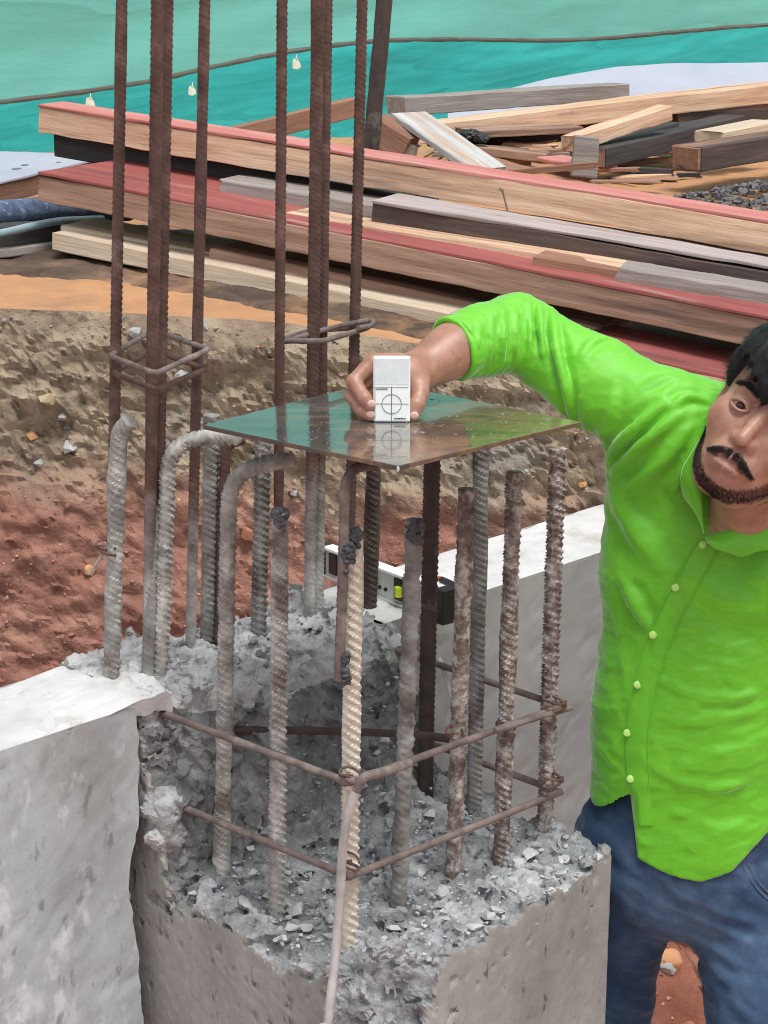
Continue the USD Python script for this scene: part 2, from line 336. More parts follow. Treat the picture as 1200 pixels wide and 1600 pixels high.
surf('grey_wire', [(.3, (.25, .225, .22)), (.7, (.42, .39, .385))], 20, 5, .6, .3, 200, .001, stain=[((.36, .19, .13), 7, .56, .68, .7)], spec=.4)
def wood(name, ramp, stain=None, rough=.8, bump=.35):
    surf(name, ramp, 3.2, 9, rough, .6, 7, .004, 9, co='obj', stretch=(1.0, 14, 14), stain=stain, per_object=True, nrough=.62)
surf('stack_shade_earth', [(.3, (.05, .036, .028)), (.55, (.11, .075, .055)), (.75, (.22, .14, .09))], 9, 8, .95, .8, 70, .008, stain=[((.40, .22, .11), 4, .56, .7, .7)])  # dark brown carries the shade under the stack besides the soil colour
wood('timber_tan', [(.3, (.40, .24, .15)), (.5, (.60, .40, .265)), (.72, (.70, .53, .39))], [((.17, .105, .08), 1.0, .54, .68, .8), ((.40, .37, .33), .7, .60, .70, .6), ((.10, .065, .05), 4.0, .64, .72, .7)])
wood('timber_brown', [(.3, (.20, .12, .085)), (.55, (.34, .215, .155)), (.75, (.44, .31, .235))], [((.42, .31, .22), .9, .55, .70, .75), ((.075, .05, .042), 1.1, .50, .64, .85), ((.36, .34, .31), .8, .60, .70, .75)])
wood('timber_dark', [(.3, (.045, .033, .032)), (.6, (.085, .062, .056)), (.8, (.14, .105, .09))], [((.32, .18, .11), .5, .52, .62, .9)])
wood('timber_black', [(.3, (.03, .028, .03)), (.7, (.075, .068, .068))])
wood('timber_grey', [(.3, (.19, .165, .15)), (.6, (.30, .27, .25)), (.8, (.38, .35, .32))], [((.13, .10, .085), 1.2, .58, .74, .6)])
wood('timber_pale', [(.3, (.42, .33, .235)), (.6, (.54, .45, .34)), (.8, (.62, .54, .44))], [((.28, .2, .14), 1.2, .6, .75, .6)])
wood('timber_pale_top', [(.3, (.29, .25, .24)), (.7, (.46, .41, .40))], [((.17, .135, .125), 1.4, .54, .70, .8)])  # paler colour for the top side of the dark beam
wood('timber_lime', [(.3, (.32, .33, .33)), (.7, (.54, .55, .55))], [((.40, .27, .18), 1.6, .48, .62, .85)])
wood('timber_end', [(.3, (.20, .10, .065)), (.7, (.32, .18, .12))])
surf('red_paint_shaded_old', [(.3, (.20, .05, .045)), (.7, (.34, .10, .09))], 5, 6, .75, .2, 60, .002, co='obj', stretch=(.6, 4, 4), stain=[((.40, .25, .21), 5, .58, .74, .7), ((.10, .05, .045), 3, .58, .74, .7)], per_object=True)  # darker red: shade on the second panel painted in, plus brown stains
surf('red_paint', [(.3, (.42, .145, .125)), (.7, (.52, .225, .20))], 5, 6, .75, .2, 60, .002, co='obj', stretch=(.6, 4, 4), stain=[((.50, .30, .25), 5, .55, .70, .75), ((.16, .07, .06), 3, .58, .72, .7)], per_object=True)
surf('plastic_lavender', [(.3, (.33, .345, .42)), (.7, (.40, .415, .485))], 3, 5, .6, .15, 30, .004, stain=[((.40, .36, .36), 9, .64, .74, .6)])
surf('pipe_blue', [(.3, (.045, .06, .11)), (.7, (.12, .17, .27))], 40, 6, .55, .3, 90, .002, stain=[((.28, .34, .44), 60, .55, .65, .6)], co='pos')
surf('pipe_pale', [(.3, (.17, .26, .30)), (.7, (.28, .38, .42))], 20, 5, .5, .2, 90, .001)
plain('black_rubber', (.012, .012, .014), .5)
plain('nylon', (.09, .10, .085), .8)
plain('tag_cream', (.50, .48, .40), .8)
# ------------------------------------------------------------------ ground, cut bank, pit
def edge_y(x): return np.interp(x, [-6, -.85, -.3, .25, .8, 1.3, 6], [4.3, 4.02, 3.98, 3.82, 3.66, 3.6, 3.2]) + .035 * (fbm(np.stack([x * 5, x * 0, x * 0], -1), 3, 4) - .5)
def edge_z(x): return np.interp(x, [-6, -.85, -.2, .3, .8, 6], [.62, .622, .60, .55, .52, .50])
xs = np.r_[np.linspace(-60, -4, 16), np.linspace(-3.8, -1.45, 30), np.arange(-1.4, 1.4, .0075), np.linspace(1.45, 3.8, 30), np.linspace(4, 60, 16)]
def ground_z(x, y):
    d = y - edge_y(x)
    z = edge_z(x) + .02 * np.clip(d, 0, 6) + .012 * np.clip(d - 6, 0, 1e9) * .1
    z = z + np.clip(d / .25, 0, 1) * (.030 * (fbm(np.stack([x * 3, y * 3, 0 * x], -1), 4, 8) - .5) + .012 * (fbm(np.stack([x * 16, y * 16, 0 * x], -1), 3, 9) - .5))
    m = np.clip((y - 4.5) / .45, 0, 1); z = z + .205 * np.clip((x + .15) / .35, 0, 1) * m * m * (3 - 2 * m) * np.clip((6.7 - y) / .9, 0, 1)        # ground rises to the loose heap
    return z
dd = np.r_[np.arange(0, 1.2, .012), np.linspace(1.22, 4, 60), np.linspace(4.2, 10, 24), np.linspace(12, 70, 14)]
X = np.broadcast_to(xs[None, :], (len(dd), len(xs))); Y = edge_y(X) + dd[:, None]
V = np.stack([X, Y, ground_z(X, Y)], -1).reshape(-1, 3)
solo('ground', (V, grid_faces(len(dd), len(xs))), 'mud', 'smooth orange mud ground above the cut bank', smooth=True, kind='structure')

prof = np.array([(0, 0), (-.03, -.06), (-.05, -.25), (-.12, -.45), (-.20, -.72), (-.30, -1.05), (-.40, -1.38), (-.46, -1.58)])
sp = np.r_[0, np.cumsum(np.linalg.norm(np.diff(prof, axis=0), axis=1))]; su = np.arange(0, sp[-1], .0085)
py, pz = np.interp(su, sp, prof[:, 0]), np.interp(su, sp, prof[:, 1])
X = np.broadcast_to(xs[None, :], (len(su), len(xs))); P = np.stack([X, edge_y(X) + py[:, None], edge_z(X) + pz[:, None]], -1).reshape(-1, 3)
amt = np.repeat(np.clip(su / .07, 0, 1), len(xs)); q = P * [1, 1, 1.7]
up_ = np.clip((P[:, 2] - .22) / .12, 0, 1)
dsp = .085 * (fbm(q * 4, 4, 21) - .5) + (.005 + .006 * up_) * facet(q * [1, 1, .8], .075, 5) + (.003 + .006 * up_) * facet(q * [1, 1, .75], .030, 6) + (.002 + .004 * up_) * facet(q, .015, 7) + .046 * (fbm(q * 16, 5, 22) - .5) + .02 * (fbm(q * 55, 3, 23) - .5)
big = np.clip((fbm(P * 2.2, 2, 31) - .52) * 4, 0, 1) * .05
nrm = np.array([0, -.92, .38]); P = P + nrm * ((dsp + big) * amt)[:, None]
P[:, 2] += .012 * amt * (fbm(q * 25, 2, 29) - .5)
BANK = P.reshape(len(su), len(xs), 3)
bank = solo('soil_bank', (P, grid_faces(len(su), len(xs), True)[:, ::-1]), 'soil', 'steep cut bank of stony yellow soil over red earth', smooth=40, kind='structure')
rng = np.random.default_rng(11)
cand = []
for k in range(260):
    i = rng.integers(3, 92); xq = rng.uniform(-1.0, .55); j = int(np.argmin(abs(xs - xq))); c = BANK[i, j]
    s = min(.042, .009 + rng.pareto(2.6) * .009)
    if c[2] < .25 and rng.random() < .45: continue
    m = stone(rng, s, .75); m.apply_translation(c + nrm * s * .12)
    kind = rng.choice(['stone_tan', 'stone_tan', 'stone_grey', 'stone_dark', 'stone_orange']) if c[2] > .25 else rng.choice(['stone_red', 'stone_red', 'stone_orange'])
    part('stone', m, kind, bank)
for px, py_, s, kind in ((133, 910, .036, 'stone_orange'), (200, 535, .040, 'stone_grey'), (85, 670, .034, 'stone_grey'), (45, 740, .03, 'stone_grey'), (670, 600, .05, 'stone_tan'), (860, 480, .04, 'stone_tan'), (385, 860, .05, 'stone_red'), (275, 610, .036, 'stone_grey')):
    c = U(px, py_, edge_y(np.array(px / 1000 - .6)) - .10 - .12 * (py_ - 480) / 500)
    j = int(np.argmin(abs(xs - c[0]))); i = int(np.argmin(abs(BANK[:, j, 2] - c[2]))); c = BANK[i, j]
    m = stone(rng, s, .8, 18); m.apply_translation(c + nrm * s * .2); part('stone', m, kind, bank)

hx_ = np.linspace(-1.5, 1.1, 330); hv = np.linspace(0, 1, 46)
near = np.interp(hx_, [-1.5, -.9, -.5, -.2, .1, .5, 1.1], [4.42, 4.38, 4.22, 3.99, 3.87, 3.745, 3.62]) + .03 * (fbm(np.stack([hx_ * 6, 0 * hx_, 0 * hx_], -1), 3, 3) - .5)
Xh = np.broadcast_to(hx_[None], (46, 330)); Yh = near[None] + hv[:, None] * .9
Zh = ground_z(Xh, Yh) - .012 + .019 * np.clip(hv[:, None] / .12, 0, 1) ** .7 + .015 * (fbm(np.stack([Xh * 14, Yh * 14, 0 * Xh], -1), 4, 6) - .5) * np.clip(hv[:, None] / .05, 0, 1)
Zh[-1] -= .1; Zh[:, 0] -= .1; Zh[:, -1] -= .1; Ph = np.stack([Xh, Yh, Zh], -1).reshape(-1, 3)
solo('soil_heap', (Ph, grid_faces(46, 330)), 'stack_shade_earth', 'crumbly brown earth with the shade under the timber stack painted in', smooth=40, kind='structure')  # low mound added to darken the ground below the boards
rng = np.random.default_rng(19); cr = []
for k in range(2600):
    i = rng.integers(1, 110); xq = rng.uniform(-1.0, .6); j = int(np.argmin(abs(xs - xq))); c = BANK[i, j]; s = .004 + rng.pareto(3) * .004
    m = stone(rng, min(s, .016), .8, 8); m.apply_translation(c + nrm * s * .15); cr.append(m)
part('soil_crumbs', cat(cr[:1500]), 'stone_tan', bank, kind='stuff'); part('soil_crumbs', cat(cr[1500:]), 'soil', bank, kind='stuff')
# pit floor: low near the man's feet, heaped against the wall
def pit_z(x, y):
    z = np.interp(y, [-40, -1, 1.2, 2.4, 9], [-.35, -.45, -.85, -.95, -.97]) + 0 * x
    dw = ((x + .354) * .707 - (y - 2.646) * .707)                # distance in front of the wall's near face
    z = z + .52 * np.exp(-np.clip(dw, 0, 9) ** 2 / .09) * np.clip((x - .2) / .3, 0, 1)
    z = z + .06 * (fbm(np.stack([x * 3, y * 3, 0 * x], -1), 4, 41) - .5) + .03 * (fbm(np.stack([x * 14, y * 14, 0 * x], -1), 3, 42) - .5)
    return z
px_ = np.r_[np.linspace(-60, -2, 20), np.linspace(-1.9, .2, 40), np.linspace(.22, .9, 110), np.linspace(.95, 3, 40), np.linspace(3.2, 60, 20)]
py2 = np.r_[np.linspace(-40, 1, 24), np.linspace(1.1, 2.4, 30), np.linspace(2.42, 3.7, 150), np.linspace(3.75, 4.3, 8)]
X, Y = np.meshgrid(px_, py2)
V = np.stack([X, Y, pit_z(X, Y)], -1).reshape(-1, 3)
pit = solo('pit_floor', (V, grid_faces(len(py2), len(px_))), 'pit_earth', 'red earth floor of the pit round the pedestal', smooth=40, kind='structure')
for k in range(120):
    x, y = rng.uniform(.28, .62), rng.uniform(2.75, 3.5); s = min(.07, .012 + rng.pareto(2.2) * .012)
    m = stone(rng, s, .7); m.apply_translation([x, y, float(pit_z(np.array(x), np.array(y))) + s * .12]); part('stone', m, rng.choice(['stone_red', 'stone_grey', 'stone_tan', 'stone_red']), pit)
for k in range(110):
    x, y = rng.uniform(.37, .56), rng.uniform(3.05, 3.42); s = min(.045, .009 + rng.pareto(2.2) * .01)
    m = stone(rng, s, .7); m.apply_translation([x, y, float(pit_z(np.array(x), np.array(y))) + s * .15]); part('stone', m, rng.choice(['stone_red', 'stone_grey', 'stone_tan', 'stone_red', 'stone_grey']), pit)
c = Z(1037, 1500, -.55); m = lump(c, (.036, .034, .026), 3, .15); part('stone', m, 'stone_orange', pit, smooth=40)

# ------------------------------------------------------------------ green net screen with its rope and tags
def net_mat(name, a, b):
    MATS[name] = usdkit.material(stage, '/World/Looks/' + name, {
        'g': ('geometry', {}), 'map': ('mapping', {'scale': (3., 3., 26.)}), 'n': ('noise_texture', {'scale': 1.6, 'detail': 7, 'roughness': .65}), 'r': ('rgb_ramp', {'ramp': [(.3, a), (.7, b)]}),
        'mp2': ('mapping', {'scale': (120., 120., 520.)}), 'w': ('noise_texture', {'scale': 1., 'detail': 2}), 'b': ('bump', {'strength': .35, 'distance': .003}),
        'p': ('principled_bsdf', {'roughness': .7, 'specular_ior_level': .3, 'sheen_weight': .15}), 't': ('translucent_bsdf', {}), 'm': ('mix_closure', {'fac': .38})},
        [('g.position', 'map.vector'), ('map.vector', 'n.vector'), ('n.fac', 'r.fac'), ('g.position', 'mp2.vector'), ('mp2.vector', 'w.vector'), ('w.fac', 'b.height'), ('b.normal', 'p.normal'), ('r.color', 'p.base_color'), ('r.color', 't.color'), ('p.BSDF', 'm.closure1'), ('t.BSDF', 'm.closure2')], surface='m.closure')
net_mat('net_lower', (.03, .46, .445), (.05, .52, .50))
net_mat('net_upper', (.15, .50, .43), (.19, .55, .475))
# the net hangs along this line, leaning a little; rope follows the pixels it is seen at
def net_y(x): return np.interp(x, [-9, -1.6, 2.2, 9], [6.2, 6.6, 9.2, 13.5])
def on_net(px, py):
    d = ray(px, py); y = 8.
    for _ in range(40): y = float(net_y(d[0] / d[1] * y))
    return EYE + d * (y / d[1])
rope_px = [(-500, 225), (-200, 190), (0, 158), (120, 143), (240, 124), (370, 95), (460, 78), (555, 66), (620, 61), (720, 60), (820, 62), (900, 61), (960, 57), (1040, 50), (1120, 43), (1200, 37), (1400, 20), (1700, -5)]
rope_pts = np.array([on_net(*p) for p in rope_px])
nx = np.linspace(-4.5, 6.5, 300)
rz = np.interp(nx, rope_pts[:, 0], rope_pts[:, 2])
bot_px = [(-500, 330), (-200, 285), (0, 250), (125, 234), (200, 228), (560, 225), (620, 215), (800, 205), (1200, 195), (1700, 190)]
bp = np.array([on_net(*p) for p in bot_px]); bz = np.interp(nx, bp[:, 0], bp[:, 2]) - .25
vv = np.linspace(0, 1, 60)
def sheet(z0, z1, push, seed, amp):
    Xn = np.broadcast_to(nx[None, :], (len(vv), len(nx))); Zn = z0[None, :] * (1 - vv[:, None]) + z1[None, :] * vv[:, None]
    Yn = net_y(Xn) - push
    q = np.stack([Xn * .7, Yn * .2, Zn * 2.4 - Xn * .35], -1)
    Yn = Yn - amp * (fbm(q * 1.3, 4, seed) - .5) - .25 * amp * (fbm(q * [3, 3, 5.], 3, seed + 1) - .5)
    return np.stack([Xn, Yn, Zn], -1).reshape(-1, 3), grid_faces(len(vv), len(nx))
net = thing('safety_net', 'green shade net screen hung behind the timber pile', 'net', rope_pts[6])
part('lower_cloth', sheet(bz, rz - .004, .0, 3, .17), 'net_lower', net, smooth=True, label='bright turquoise lower strip of the net')
part('upper_cloth', sheet(rz - .002, rz + 2.6, .0, 3, .17), 'net_upper', net, smooth=True, label='paler milky green upper strip of the net')
rp = smooth_path(rope_pts, 160); rp[:, 1] -= .09
solo('rope', tube(rp, .0085, 8, crust=.003, seed=3), 'nylon', 'dark thin rope stretched across the green net', 'rope')
for k, (px, py, wd, lb) in enumerate(((150, 157, 14, 'cream tag on the rope left of all the tall bars'), (306, 138, 12, 'cream tag on the rope, half behind the third thin bar from the left'), (466, 97, 14, 'cream tag on the rope right beside the thick twin bar in the middle'))):
    p = on_net(px, py); p[1] -= .14; s = 1 / 430.
    sh = np.array([(-.4, .55), (.05, .62), (.35, .1), (.5, -.35), (.1, -.6), (-.45, -.5), (-.5, 0)]) * wd * s
    sh = np.vstack([sh]); n = len(sh)
    v = np.vstack([np.c_[p[0] + sh[:, 0], np.full(n, p[1]) + .012 * np.sin(np.arange(n)), p[2] + sh[:, 1]], np.c_[p[0] + sh[:, 0], np.full(n, p[1] + .008) + .012 * np.sin(np.arange(n)), p[2] + sh[:, 1]]])
    f = [[0, i, i + 1] for i in range(1, n - 1)] + [[n, n + i + 1, n + i] for i in range(1, n - 1)] + sum([[[i, (i + 1) % n + n, (i + 1) % n], [i, i + n, (i + 1) % n + n]] for i in range(n)], [])
    tg = trimesh.Trimesh(v, f, process=False); st = rod(p + [0, .004, .5 * wd * s], p + [0, .02, 1.0 * wd * s], .0018, 6)
    solo('rope_tag', cat([tg, st]), 'tag_cream', lb, 'tag', p)
t0 = on_net(129, 100); t0[1] -= .03

# lavender plastic: a sheet lying at the net's foot on the right, a stiff panel on the left
sx = np.linspace(0, 1, 70); sy = np.linspace(0, 1, 18)
top_px = [(700, 150), (780, 143), (860, 122), (960, 105), (1060, 99), (1200, 97), (1400, 97)]
tp = np.array([[*p] for p in top_px], float); ux = np.linspace(700, 1400, 70); uy = np.interp(ux, tp[:, 0], tp[:, 1])
Vt_ = []
for v_ in sy:
    for a, b in zip(ux, uy):
        p = U(a, b, 7.4 + .3 * (a - 700) / 500 - v_ * .5); p[2] = p[2] if v_ == 0 else lerp(U(a, b, 7.4 + .3 * (a - 700) / 500)[2], U(a, b, 7.4)[2] - .20, v_)
        p[2] += .02 * (float(fbm(np.array([p * 3.]), 3, 5)[0]) - .5); Vt_.append(p)
solo('plastic_sheet', (np.array(Vt_), grid_faces(18, 70, True)), 'plastic_lavender', 'pale lavender plastic sheet at the foot of the net on the right', 'sheet', Vt_[0], smooth=True)

# ------------------------------------------------------------------ timber
def timber(name, label, a, b, h, w, mat, cat_='timber', seed=0, roll=0., ext=(0, 0), end=None, group=None, paint=None, c=.003, pname='painted_board', plabel='red painted plywood face'):
    A, B = U(*a), U(*b); e = (B - A) / np.linalg.norm(B - A); A = A - e * ext[0]; B = B + e * ext[1]
    m, L = frame(A, B, roll)
    if paint is None and end is None:
        return solo(name, block(L, w, h, seed, c, .0028, .04, .004), mat, label, cat_, m, smooth=30, local=True, group=group)
    t = thing(name, label, cat_, m, group)
    if paint:
        body = block(L, w, h - .008, seed, .002, .003); body.apply_translation([0, .001, -.008]); part('edge_timber', body, mat, t, smooth=30, local=True)
        top = block(L - .004, w, .008, seed + 50, .0015, .0022); part(pname, top, paint, t, smooth=30, local=True, label=plabel)
    else:
        part('beam', block(L, w, h, seed, c), mat, t, smooth=30, local=True)
    if end:
        e_ = block(.006, w - .006, h - .006, seed + 3, .001, .0005); e_.apply_translation([-.005, .003, -.003]); part('cut_end', e_, end, t, smooth=30, local=True)
    return t
# long stack in front
timber('shutter_panel', 'long red topped shutter panel lying highest on the timber stack', (60, 163, 4.95), (1290, 357, 4.05), .072, .11, 'timber_tan', 'shutter panel', 1, paint='red_paint', ext=(0, .6))
timber('shutter_panel', 'wide red shutter panel with the grey offcut lying on it at the left', (60, 268, 4.62), (1290, 512, 3.72), .068, .34, 'timber_brown', 'shutter panel', 2, paint='red_paint_shaded_old', ext=(0, .5))
timber('plank', 'dark board added for the shaded gap under the raised left end of the topmost shutter panel', (84, 208, 4.98), (640, 306, 4.62), .06, .22, 'timber_black', 'plank', 31, roll=.1)  # black timber stands in for the shadowed gap below the panel
timber('timber_offcut', 'short grey squared offcut lying on the red panel behind the thin bars', (342, 281, 4.60), (600, 322, 4.42), .062, .13, 'timber_grey', 'timber', 3)
timber('beam', 'heavy dark brown beam with a pale top just under the topmost panel', (583, 311, 4.36), (1290, 432, 3.95), .075, .15, 'timber_dark', 'beam', 4, paint='timber_pale_top', ext=(0, .5), pname='top_face', plabel='pale top side')
timber('plank', 'pale topped plank with its end showing left of the thick middle bars', (450, 331, 4.40), (1000, 422, 4.02), .062, .10, 'timber_tan', 'plank', 5)
timber('plank', 'thin weathered grey board below the dark beam on the right', (965, 418, 3.98), (1290, 470, 3.86), .040, .11, 'timber_grey', 'plank', 6)
timber('plank', 'reddish board filling the gap under the dark beam', (835, 402, 4.06), (1000, 428, 3.99), .046, .09, 'timber_end', 'plank', 36)
timber('plank', 'upper of two thin pale boards at the left foot of the stack', (94, 352, 4.62), (560, 436, 4.32), .022, .16, 'timber_pale', 'plank', 7)
timber('plank', 'lower and thicker pale board at the left foot of the stack', (84, 364, 4.58), (700, 490, 4.05), .044, .20, 'timber_pale', 'plank', 8)
timber('plank', 'brown board between the second red panel and the pale boards', (330, 388, 4.42), (930, 512, 3.98), .030, .22, 'timber_brown', 'plank', 9)
timber('plank', 'thin orange brown board just above the raised green cuff', (430, 420, 4.34), (880, 515, 4.02), .024, .18, 'timber_tan', 'plank', 10)
timber('plank', 'lowest grey board of the stack, left of the green cuff', (520, 452, 4.22), (900, 530, 3.98), .036, .22, 'timber_grey', 'plank', 11)
timber('shutter_panel', 'worn rusty red panel lying lowest, behind the green shoulder', (900, 535, 3.86), (1290, 622, 3.62), .045, .22, 'timber_brown', 'shutter panel', 12, paint='red_paint_shaded_old')
timber('plank', 'black board added for the shadow beneath the second red panel on the right', (930, 520, 4.12), (1290, 590, 3.95), .05, .2, 'timber_black', 'plank', 33)  # its black colour stands for shadow under the red panel
# left edge: panel, pipes, dark boards
A0 = U(-60, 300, 4.9)
t = thing('panel', 'stained lavender plastic faced panel at the left edge of the stack', 'panel', frame(U(-60, 298, 4.85), U(175, 243, 5.6))[0])
mm, L = frame(U(-60, 298, 4.85), U(175, 243, 5.6))
b = block(L, .42, .006, 61, .001); part('facing', b, 'plastic_lavender', t, smooth=30, local=True, label='lavender plastic face with small stains')
b = block(L, .42, .05, 62); b.apply_translation([0, .002, -.0065]); part('edge_timber', b, 'timber_end', t, smooth=30, local=True)
for a_, b_, r_ in ((.25, .18, .008), (.42, .1, .011), (.52, .12, .009), (.62, .06, .007)):
    m = lump([L * a_ + .1, b_, .001], (r_ * 1.7, r_, .002), int(a_ * 100), .3, 2, False); part('stain_patch', m, 'stone_dark', t, local=True)
pp = [U(-80, 338, 4.55), U(0, 330, 4.65), U(60, 327, 4.75), U(120, 325, 4.9), U(200, 330, 5.1)]
solo('pipe', tube(smooth_path(pp, 30), .027, 20, crust=.002, seed=5), 'pipe_blue', 'fat dark blue plastic pipe at the left edge under the panel', 'pipe', pp[1], smooth=40)
pp = [U(-60, 372, 4.5), U(0, 364, 4.55), U(50, 353, 4.65), U(95, 345, 4.75), U(160, 342, 4.9)]
solo('pipe', tube(smooth_path(pp, 30), .009, 12), 'pipe_pale', 'thin grey blue pipe curving below the fat pipe', 'pipe', pp[1], smooth=40)
timber('plank', 'dark brown board at the left edge below the thin pipe', (-60, 375, 4.5), (100, 352, 4.75), .055, .2, 'timber_black', 'plank', 13)
timber('plank', 'low dark board lying on the mud at the left edge', (-60, 398, 4.45), (92, 378, 4.7), .02, .12, 'timber_grey', 'plank', 14)
timber('plank', 'brown board leaning behind the topmost panel left of the middle bars', (366, 200, 5.5), (556, 154, 5.9), .058, .03, 'timber_end', 'plank', 15)
# heap at the upper right
timber('beam', 'grey squared beam farthest back in the heap, under the net', (632, 152, 6.1), (985, 132, 6.7), .055, .10, 'timber_grey', 'beam', 16)
timber('beam', 'long tan plank sloping up to the right edge across the heap', (640, 196, 5.7), (1290, 122, 6.0), .056, .12, 'timber_tan', 'beam', 17, ext=(0, .4))
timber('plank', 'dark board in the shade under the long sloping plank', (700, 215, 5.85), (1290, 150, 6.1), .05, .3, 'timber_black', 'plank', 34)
timber('plank', 'whitewashed broad plank slanting down from the brown block', (610, 176, 5.30), (735, 262, 4.95), .018, .11, 'timber_lime', 'plank', 18)
timber('timber_offcut', 'squat reddish brown block under the whitewashed plank', (585, 182, 5.22), (640, 216, 5.18), .075, .09, 'timber_end', 'timber', 19)
timber('timber_offcut', 'small grey block behind the squat reddish block', (618, 220, 5.2), (655, 230, 5.2), .06, .05, 'timber_lime', 'timber', 39)
timber('timber_offcut', 'short grey board standing upright in the heap', (899, 212, 5.02), (939, 216, 5.02), .105, .022, 'timber_grey', 'timber', 20)
timber('timber_offcut', 'tan batten with a split end propped on the upright grey board', (904, 214, 5.06), (1048, 165, 5.42), .040, .05, 'timber_tan', 'timber', 21, end=None)
timber('beam', 'nearly black squared beam lying right of the upright board', (948, 232, 5.10), (1165, 180, 5.9), .052, .085, 'timber_black', 'beam', 22, end='timber_end')
timber('timber_offcut', 'squared offcut with a bluish top and brown end at the right edge', (1096, 230, 4.95), (1290, 200, 5.25), .062, .10, 'timber_dark', 'timber', 23, end='timber_end')
timber('timber_offcut', 'pale yellowish offcut behind the bluish offcut', (1128, 206, 5.3), (1215, 188, 5.5), .030, .09, 'timber_pale', 'timber', 24)
timber('plank', 'red painted scrap of board lying on the mud in the heap', (838, 246, 5.25), (925, 262, 5.1), .012, .10, 'red_paint', 'board', 25)
timber('plank', 'flat brown board lying on the mud left of the red scrap', (735, 228, 5.35), (850, 240, 5.3), .022, .09, 'timber_brown', 'plank', 26)
timber('plank', 'second flat brown board right behind the whitewashed plank', (700, 240, 5.15), (800, 268, 5.0), .02, .10, 'timber_end', 'plank', 27)
timber('plank', 'grey brown board lying behind the flat boards', (745, 205, 5.55), (910, 196, 5.7), .02, .14, 'timber_brown', 'plank', 28)
timber('timber_offcut', 'dark green stained offcut under the tan batten', (965, 215, 5.35), (1060, 190, 5.6), .03, .09, 'timber_black', 'timber', 29)
timber('plank', 'dark plank at the right edge behind the pale offcut', (1060, 165, 5.9), (1290, 150, 6.0), .06, .12, 'timber_dark', 'plank', 35)
mb = cat([lump(U(735, 212, 5.4) + [0, 0, 0], (.035, .03, .018), 7), lump(U(752, 216, 5.38), (.022, .03, .014), 8)])
solo('rag', mb, 'black_rubber', 'crumpled black scrap in the middle of the heap', 'rag', U(740, 214, 5.4), smooth=40)
rng = np.random.default_rng(5); gs = []
for k in range(900):
    r = math.sqrt(rng.random()); a = rng.uniform(0, 6.28); x = 1.0 + .30 * r * math.cos(a); y = 4.84 + .16 * r * math.sin(a)
    z = float(ground_z(np.array(x), np.array(y))) + .065 * (1 - r) ** .8 * rng.uniform(.7, 1)
    m = stone(rng, rng.uniform(.014, .03), .8, 9); m.apply_translation([x, y, z]); gs.append(m)
solo('gravel_heap', cat(gs), 'stone_dark', 'small heap of black gravel behind the topmost panel on the right', 'gravel', [1.0, 4.84, .75], kind='stuff')
rng = np.random.default_rng(23)
for k in range(30):
    x0, y0 = rng.uniform(650, 1090), rng.uniform(200, 285); dep = 5.9 - (y0 - 200) * .0105 + rng.uniform(-.1, .1); an = rng.uniform(-.5, .5); ln = rng.uniform(.05, .22)
    c = U(x0, y0, dep); c[2] = float(ground_z(np.array(c[0]), np.array(c[1]))) + rng.uniform(.012, .03); d_ = np.array([math.cos(an), math.sin(an), rng.uniform(-.05, .12)])
    m_, L_ = frame(c, c + d_ * ln); solo('wood_scrap', block(L_, rng.uniform(.012, .05), rng.uniform(.006, .018), 100 + k, .001, .002, .03, .006), str(rng.choice(['timber_brown', 'timber_end', 'timber_grey', 'timber_black', 'timber_tan'])), 'small broken wood scrap lying in the mud of the timber heap', 'wood scrap', m_, smooth=30, local=True, group='small wood scraps lying in the heap')
# dark post behind
pp = [U(606, -60, 4.98), U(590, 60, 4.98), U(578, 205, 4.98), U(572, 300, 4.98), U(566, 390, 4.98)]
pp = [pp[4] + (pp[0] - pp[4]) * 2.4, pp[4]]
m = tube(smooth_path(pp, 40), .021, 10, crust=.003, seed=9)
solo('post', m, 'rust_dark', 'dark steel post standing behind the timber, right of the thin bars', 'post', pp[-1], smooth=40)
nl = U(793, 322, 4.3); solo('nail', cat([rod(nl - [0, 0, .01], nl + [-.012, 0, .035], .0022, 6), rod(nl + [-.012, 0, .035], nl + [-.018, -.006, .038], .004, 6)]), 'tie_steel', 'bent nail sticking up from the dark beam', 'nail', nl)
